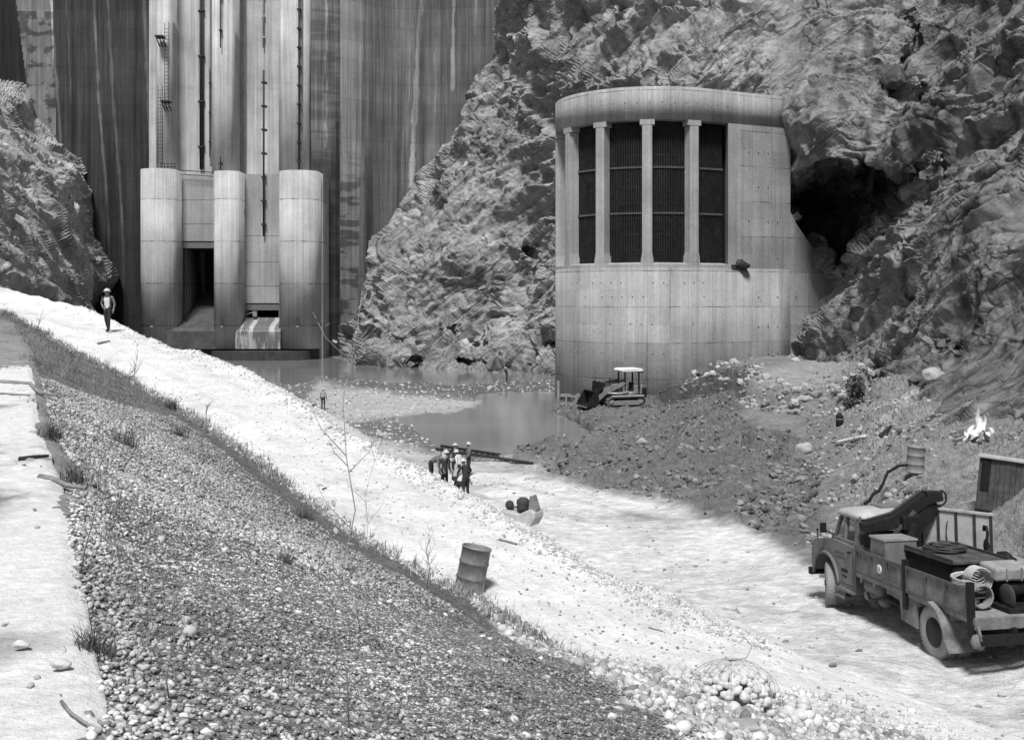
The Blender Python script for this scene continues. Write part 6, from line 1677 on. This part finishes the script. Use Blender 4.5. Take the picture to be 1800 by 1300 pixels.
tag(scatter('pebbles', P[k], sz[k], M_stone, r.uniform(.16, .54, k.sum()) * (1 - .25 * sstep(.45, .7, t[k])) * (1 + .3 * fbm(P[k] * .7, 2, 8)), seed=3), kind='stuff')
# a few larger pale stones on the mattress
P, sz, s, t, r = bank_scatter(650, 2.3, 8, 0.03, .8, 204, lw(.035, .07)); P[:, 2] += sz * .2
tag(scatter('slope_stones', P, sz, M_stone, r.uniform(.4, .65, len(P)), seed=4), kind='stuff')
# rip-rap along the lower edge of the road
P, sz, s, t, r = bank_scatter(34000, 1.6, 5.9, .20, 1.08, 205, lw(.012, .10, 3.6), lambda s, t: sstep(rip_t(s) - .02, rip_t(s) + .05, t) * (1 - sstep(.99, 1.07, t)) * sstep(5.9, 5.2, s)); P[:, 2] += sz * .2
tag(scatter('riprap', P, sz, M_stone, r.uniform(.16, .62, len(P)), seed=5, flat=.8), kind='stuff')
P, sz, s, t, r = bank_scatter(2600, 1.4, 3.6, .84, 1.75, 215, lw(.02, .085, 2.6), lambda s, t: sstep(1.75, 1.0, t) ** 1.2 * sstep(1.4, 2.2, s)); P[:, 2] += sz * .2
tag(scatter('riprap', P, sz, M_stone, r.uniform(.3, .68, len(P)), seed=15, flat=.8), kind='stuff')
P, sz, s, t, r = bank_scatter(9000, 5.4, 12.5, .90, 1.10, 206, lw(.02, .07, 2.5), lambda s, t: np.exp(-((t - .985) / .045) ** 2)); P[:, 2] += sz * .2
tag(scatter('edge_stones', P, sz, M_stone, r.uniform(.2, .62, len(P)), seed=6, flat=.8), kind='stuff')
# loose gravel of the outer shoulder
P, sz, s, t, r = bank_scatter(34000, 4.4, 14, 1.7, 2.4, 207, lw(.012, .055, 3.0), lambda s, t: np.exp(-((t - 2.0) / .16) ** 2)); P[:, 2] += sz * .25
tag(scatter('shoulder_gravel', P, sz, M_stone, r.uniform(.28, .66, len(P)), seed=7, flat=.8), kind='stuff')
# sparse stones and grit on the road
P, sz, s, t, r = bank_scatter(3600, 1.5, 13, 1.0, 2.0, 208, lw(.010, .035, 4)); P[:, 2] += sz * .3
tag(scatter('road_grit', P, sz, M_stone, r.uniform(.12, .5, len(P)), seed=8), kind='stuff')
# rubble on the lower ground, by pixel area so that it is even in distance
def g_scatter(name, n, seed, fn, lo, hi, p, c0, c1, mat=M_stoneb, flat=.75, sink=.2):
    r = np.random.default_rng(seed); Q, u, v = GD[0], GD[1], GD[2]
    area_w = (Q[:, 1] / 50.0) ** 1.6; w_ = fn(Q, u, v) * area_w * (Q[:, 2] > 0.0) * (v < 1320); w_ = w_ / w_.sum()
    i = r.choice(len(Q), n, p=w_); P = Q[i].copy(); P[:, :2] += r.uniform(-.15, .15, (n, 2)); sz = lo + (hi - lo) * r.random(n) ** p
    P[:, 2] += sz * sink
    return tag(scatter(name, P, sz, mat, r.uniform(c0, c1, n), seed=seed, flat=flat, smooth=False), kind='stuff')
g_scatter('pit_rubble', 8500, 301, lambda Q, u, v: sstep(-5, 8, poly_sd(u, v, DARKP)) * (.15 + (fbm(Q * .4, 2, 70) > 0)), .03, .22, 9.0, .07, .24)
g_scatter('terrace_rubble', 10000, 302, lambda Q, u, v: (u > 1420) * (1 - sstep(-10, 10, poly_sd(u, v, WHITE))) * (1 - (u > 1640) * (v > 780)) * (.2 + (fbm(Q * .4, 2, 70) > 0)), .02, .17, 5.0, .10, .38)
g_scatter('bar_gravel', 8000, 303, lambda Q, u, v: (u < 990) * (v < 800) * (v > 655) * 1.0, .04, .16, 3.5, .22, .55)
g_scatter('road_rubble', 3800, 304, lambda Q, u, v: sstep(-5, 8, poly_sd(u, v, WHITE)) * (.15 + (fbm(Q * .25, 2, 77) > .1)), .015, .08, 4, .15, .5)
g_scatter('bench_edge_rubble', 1800, 305, lambda Q, u, v: np.exp(-(poly_sd(u, v, [(1205,663),(1290,662),(1330,668),(1312,690),(1360,700),(1420,708),(1500,700),(1540,640),(1440,630),(1300,640)]) / 9) ** 2) + 1.0 * (np.abs(v - 645) < 8) * (u > 640) * (u < 975), .06, .42, 4.0, .15, .42)
# grit on the ledge
r = np.random.default_rng(401); n = 2600
P = np.stack([r.uniform(-14, -1.4, n), r.uniform(3.2, 26, n), np.full(n, CAMZ - 1.69)], 1)
xe_ = np.interp(P[:, 1], LB[:, 1], LB[:, 0]); k = (P[:, 0] < xe_ - .05); P = P[k]
kk = (fbm(P * np.array([.5, .35, 1]) + 7, 3, 123) > 0.02) | (r.random(len(P)) < .2); P = P[kk]
sz = .005 + .022 * r.random(len(P)) ** 3
tag(scatter('ledge_grit', P, sz, M_stone, r.uniform(.12, .5, len(P)), seed=9), kind='stuff')
for px, py, rr_, lab in ((108, 1168, .035, 'rounded pale stone lying on the near part of the ledge'), (38, 1134, .03, 'half buried grey stone on the ledge nearest the left edge')):
    Y = FPX * 1.67 / (py - HY); b = MB(); b.M = Matrix.Translation(((px - CX) / FPX * Y, Y, CAMZ - 1.665)); b.blob((0, 0, 0), (rr_ * 1.3, rr_, rr_ * .7), 3, .3, 3)
    tag(b.build('stone', M_cob), lab, 'stone')

# ---- wire netting that ties the pebble mattress down
def wires(name, lines, rad, mat):
    V, F, base = [], [], 0
    for L, rd in lines:
        n = len(L); d = np.gradient(L, axis=0); d /= np.linalg.norm(d, axis=1, keepdims=True) + 1e-9
        u = np.cross(d, [0, 0, 1.0]); u /= np.linalg.norm(u, axis=1, keepdims=True) + 1e-9; w_ = np.cross(d, u)
        for k in range(3):
            a = 2.094 * k; V.append(L + (u * math.cos(a) + w_ * math.sin(a)) * rd[:, None])
        i = np.arange(n - 1)
        for k in range(3):
            a, b_ = base + k * n, base + ((k + 1) % 3) * n; F.append(np.stack([a + i, a + i + 1, b_ + i + 1, b_ + i], 1))
        base += 3 * n
    return tag(np_mesh(name, np.concatenate(V), np.concatenate(F), mat), kind='stuff')
wl = []
for k in range(120):
    t0 = .04 + .90 * k / 119; smin = max(2.2, float(np.interp(t0, [.20, .28, .44, .64, .82, .93, .99], [1.5, 2.0, 3.0, 4.0, 5.0, 5.8, 6.5])) + .05); ss = np.linspace(smin, 11.5, 520); tt = np.full(520, t0) + .004 * vnoise(np.stack([ss * 6, ss * 0 + k, ss * 0], 1), 4)
    L = bank_disp(bank(ss, tt), tt, ss); L[:, 2] += .030 + .012 * vnoise(np.stack([ss * 14, ss * 0 + k, ss * 0], 1), 5); wl.append((L, .0014 + .00015 * L[:, 1]))
for k in range(420):
    s0 = 2.2 + 8.6 * (k / 419) ** 1.15; tt = np.linspace(.03, min(.95, float(rip_t(s0)) - .02), 120); ss = s0 + .03 * vnoise(np.stack([tt * 9, tt * 0 + k, tt * 0], 1), 6)
    L = bank_disp(bank(ss, tt), tt, ss); L[:, 2] += .028; wl.append((L, .0014 + .00012 * L[:, 1]))
wires('wire_netting', wl, 0, simple('zinc_wire', .26, .6, .3, var=.4, scale=2))
# ---- weeds
M_grass = vcol_mat('dry_grass', 8, .85, 1.15, ((20, .001),), rough=.9)
def blades(name, pos, hgt, seed, c0=.06, c1=.22, w=.006, leanr=.5, kind=True, seg=3):
    r = np.random.default_rng(seed); n = len(pos); a = r.uniform(0, 2 * np.pi, n); ln = r.uniform(.1, leanr, n)
    dx, dy = np.cos(a), np.sin(a); a2 = r.uniform(0, 2 * np.pi, n); wx, wy = np.cos(a2), np.sin(a2)
    V = []
    for j in range(seg + 1):
        t = j / seg; cx = pos[:, 0] + dx * ln * hgt * t * t; cy = pos[:, 1] + dy * ln * hgt * t * t; cz = pos[:, 2] + hgt * t * (1 - .25 * ln * t)
        ww = w * (1 - .85 * t) if np.isscalar(w) else w * (1 - .85 * t)
        V += [np.stack([cx - wx * ww, cy - wy * ww, cz], 1), np.stack([cx + wx * ww, cy + wy * ww, cz], 1)]
    V = np.stack(V, 1); m_ = 2 * (seg + 1)
    F = np.array([[2 * j, 2 * j + 1, 2 * j + 3, 2 * j + 2] for j in range(seg)])[None] + (np.arange(n) * m_)[:, None, None]
    o = np_mesh(name, V.reshape(-1, 3), F.reshape(-1, 4), M_grass, col=np.repeat(r.uniform(c0, c1, n), m_))
    if kind: tag(o, kind='stuff')
    return o
def clump_pts(s, t, rad, n, r):
    P = bank_disp(bank(s, t), t, s); i = r.integers(0, len(P), n); Q = P[i].copy(); Q[:, :2] += r.normal(0, rad, (n, 2)); return Q
r = np.random.default_rng(501)
s = r.uniform(4.6, 13.5, 260); t = r.normal(.955, .035, 260)
Q = clump_pts(s, t, .14, 5200, r); blades('edge_grass', Q, r.uniform(.05, .28, 5200) , 502, .12, .34, leanr=1.2, w=.006 + .00022 * Q[:, 1])
s = r.uniform(2.0, 10.5, 170); t = np.abs(r.normal(.0, .035, 170)) + .01
Q = clump_pts(s, t, .08, 2600, r); blades('edge_grass', Q, r.uniform(.03, .13, 2600), 503, .1, .3, leanr=1.2, w=.003 + .0002 * Q[:, 1])
s = r.uniform(2.6, 12, 130); t = r.uniform(.05, .9, 130)
Q = clump_pts(s, t, .12, 900, r); blades('slope_grass', Q, r.uniform(.03, .10, 900), 504, .05, .2, w=.003 + .00018 * Q[:, 1])
s = r.uniform(9.5, 15, 260); t = r.uniform(-.5, .95, 260)
Q = clump_pts(s, t, .3, 7000, r); blades('slope_grass', Q, r.uniform(.08, .3, 7000), 505, .1, .26, w=.010, leanr=1.2)
GW = 'dark weed tufts on the pebble slope'
for i, (px, py, h, n, lab) in enumerate(((218, 786, .45, 170, 'dark bushy tuft high on the pebble slope below the branch ends'), (532, 914, .42, 170, 'dark bushy tuft near the middle of the slope edge'), (92, 770, .32, 130, 'tuft rooted at the ledge edge beside the crooked branch'),
        (315, 768, .4, 120, 'low tuft close to the road where the slope narrows'), (165, 1150, .2, 150, 'tuft rooted at the ledge edge in the near foreground'), (498, 990, .2, 110, 'low dark tuft lying flat in the middle of the slope'), (120, 850, .28, 130, 'tuft at the ledge edge beside the forked branch'), (300, 720, .5, 140, 'leafy tuft on the slope rim against the white road'))):
    q = bank_near(px, py, .0, 1.0); rr = np.random.default_rng(600 + i); Pq = np.tile(np.array(q), (n, 1)); Pq[:, :2] += rr.normal(0, h * .22, (n, 2)); Pq[:, 2] -= .01
    o = blades('weed_tuft', Pq, rr.uniform(.25, 1, n) * h, 610 + i, .05, .17, w=.004 + .0002 * q.y, leanr=.95, kind=False); tag(o, lab, 'weed', GW)
def weed(px, py, H, label, seed, lean=0.1, c=.16, nb=9, t0=0.0, t1=1.05, r0=.006, leaf=True):
    q = bank_near(px, py, t0, t1); rr = random.Random(seed); o = thing('tall_weed', label, 'weed', (q.x, q.y, q.z), group='tall bare weeds on the slope')
    pts = [Vector((lean * H * (k / 8) ** 1.5 + .02 * H * math.sin(k * 1.7 + seed), .02 * H * math.sin(k * 2.3), H * k / 8)) for k in range(9)]
    ms = simple('dry_stalk', c * 1.4, .9); b = MB(); b.tube(pts, [r0 * (1 - .75 * k / 8) for k in range(9)], 5); b.build('stem', ms, o)
    b = MB()
    for k in range(nb):
        f = rr.uniform(.25, .95); i = int(f * 8); p = pts[i].lerp(pts[min(8, i + 1)], f * 8 - i); a = rr.uniform(0, 6.28); L_ = H * rr.uniform(.10, .32) * (1.1 - f * .6)
        e = p + Vector((math.cos(a) * L_ * .6, math.sin(a) * L_ * .6, L_ * .8)); m1 = p.lerp(e, .5) + Vector((math.cos(a), math.sin(a), 0)) * L_ * .1
        b.tube([p, m1, e], [r0 * .5, r0 * .35, r0 * .15], 4)
        for j in range(5 if leaf else 0):
            g = rr.uniform(.3, 1); c_ = p.lerp(e, g); a3 = rr.uniform(0, 6.28); l2 = H * .022
            d = Vector((math.cos(a3), math.sin(a3), rr.uniform(-.2, .6))) * l2; sd_ = Vector((-math.sin(a3), math.cos(a3), 0)) * l2 * .3
            b._add([c_, c_ + d * .5 + sd_, c_ + d, c_ + d * .5 - sd_], [(0, 1, 2, 3)])
    b.build('twigs', ms, o); return o
weed(602, 1285, 2.3, 'tallest pale weed, a double stalk rising from the near slope in front of the road', 1, .03, .22, 14, r0=.005)
weed(625, 1110, 1.9, 'thin bare weed leaning right just behind the tallest stalk', 2, .12, .22, 10, r0=.004)
weed(752, 1045, 1.2, 'leafy dark weed standing left of the leaning drum', 3, .0, .09, 16, r0=.008)
weed(150, 1010, 1.3, 'forked bare weed rooted beside the ledge', 4, .25, .16, 10, r0=.006)
weed(235, 690, 1.6, 'bare weed silhouetted on the white road above the slope rim', 5, .1, .16, 12, r0=.014)
weed(355, 820, 1.3, 'short branching weed at the slope rim right of the leafy tuft', 6, .1, .14, 12, r0=.012)
weed(60, 625, 1.4, 'wispy weed at the upper left rim of the slope', 7, .2, .14, 12, r0=.014)
weed(560, 1020, .5, 'small upright weed on the slope below the middle tuft', 8, 0, .1, 7)
weed(295, 1230, .7, 'short weed in the near foreground of the slope', 9, .1, .14, 8, r0=.004)
# bushes on the cliffs
def leafclump(name, label, c, R, n, seed, cat='bush', col=(.03, .12), ls=.12):
    r = np.random.default_rng(seed); d = r.normal(size=(n, 3)); d /= np.linalg.norm(d, axis=1, keepdims=True); P = np.array(c) + d * (r.random((n, 1)) ** .5) * np.array(R)
    a = r.normal(size=(n, 3)); a /= np.linalg.norm(a, axis=1, keepdims=True); b_ = np.cross(a, r.normal(size=(n, 3))); b_ /= np.linalg.norm(b_, axis=1, keepdims=True)
    V = np.stack([P - a * ls, P + b_ * ls * .5, P + a * ls, P - b_ * ls * .5], 1); F = (np.arange(n) * 4)[:, None] + np.arange(4)[None]
    root = thing(name, label, cat, tuple(c)); V = V - np.array(c)
    o = np_mesh('foliage', V.reshape(-1, 3), F, M_grass, root, col=np.repeat(r.uniform(col[0], col[1], n), 4), smooth=False)
    b = MB(); rr = random.Random(seed)
    for k in range(7): b.tube([(0, 0, -R[2] * .9), (rr.uniform(-.3, .3) * R[0], rr.uniform(-.3, .3) * R[1], 0), (rr.uniform(-1, 1) * R[0], rr.uniform(-1, 1) * R[1], R[2] * rr.uniform(.2, .9))], [.05, .035, .01], 5)
    b.build('stem', M_timber, root); return root
leafclump('bush', 'dark scrubby bush at the foot of the cliff above the dirt bench', tuple(surf_px(1504, 698) + Vector((0, -.2, .5))), (.6, .6, .8), 520, 1)
leafclump('bush', 'low dark shrub below the bench right of the round tower', tuple(surf_px(1492, 712) + Vector((0, -.2, .25))), (.5, .5, .35), 260, 5)
o = leafclump('dead_bush', 'dry twiggy growth hanging on the cliff above the cave', tuple(surf_px(1645, 278) + Vector((0, -.4, .1))), (1.2, .6, .5), 200, 2, col=(.05, .3), ls=.16)
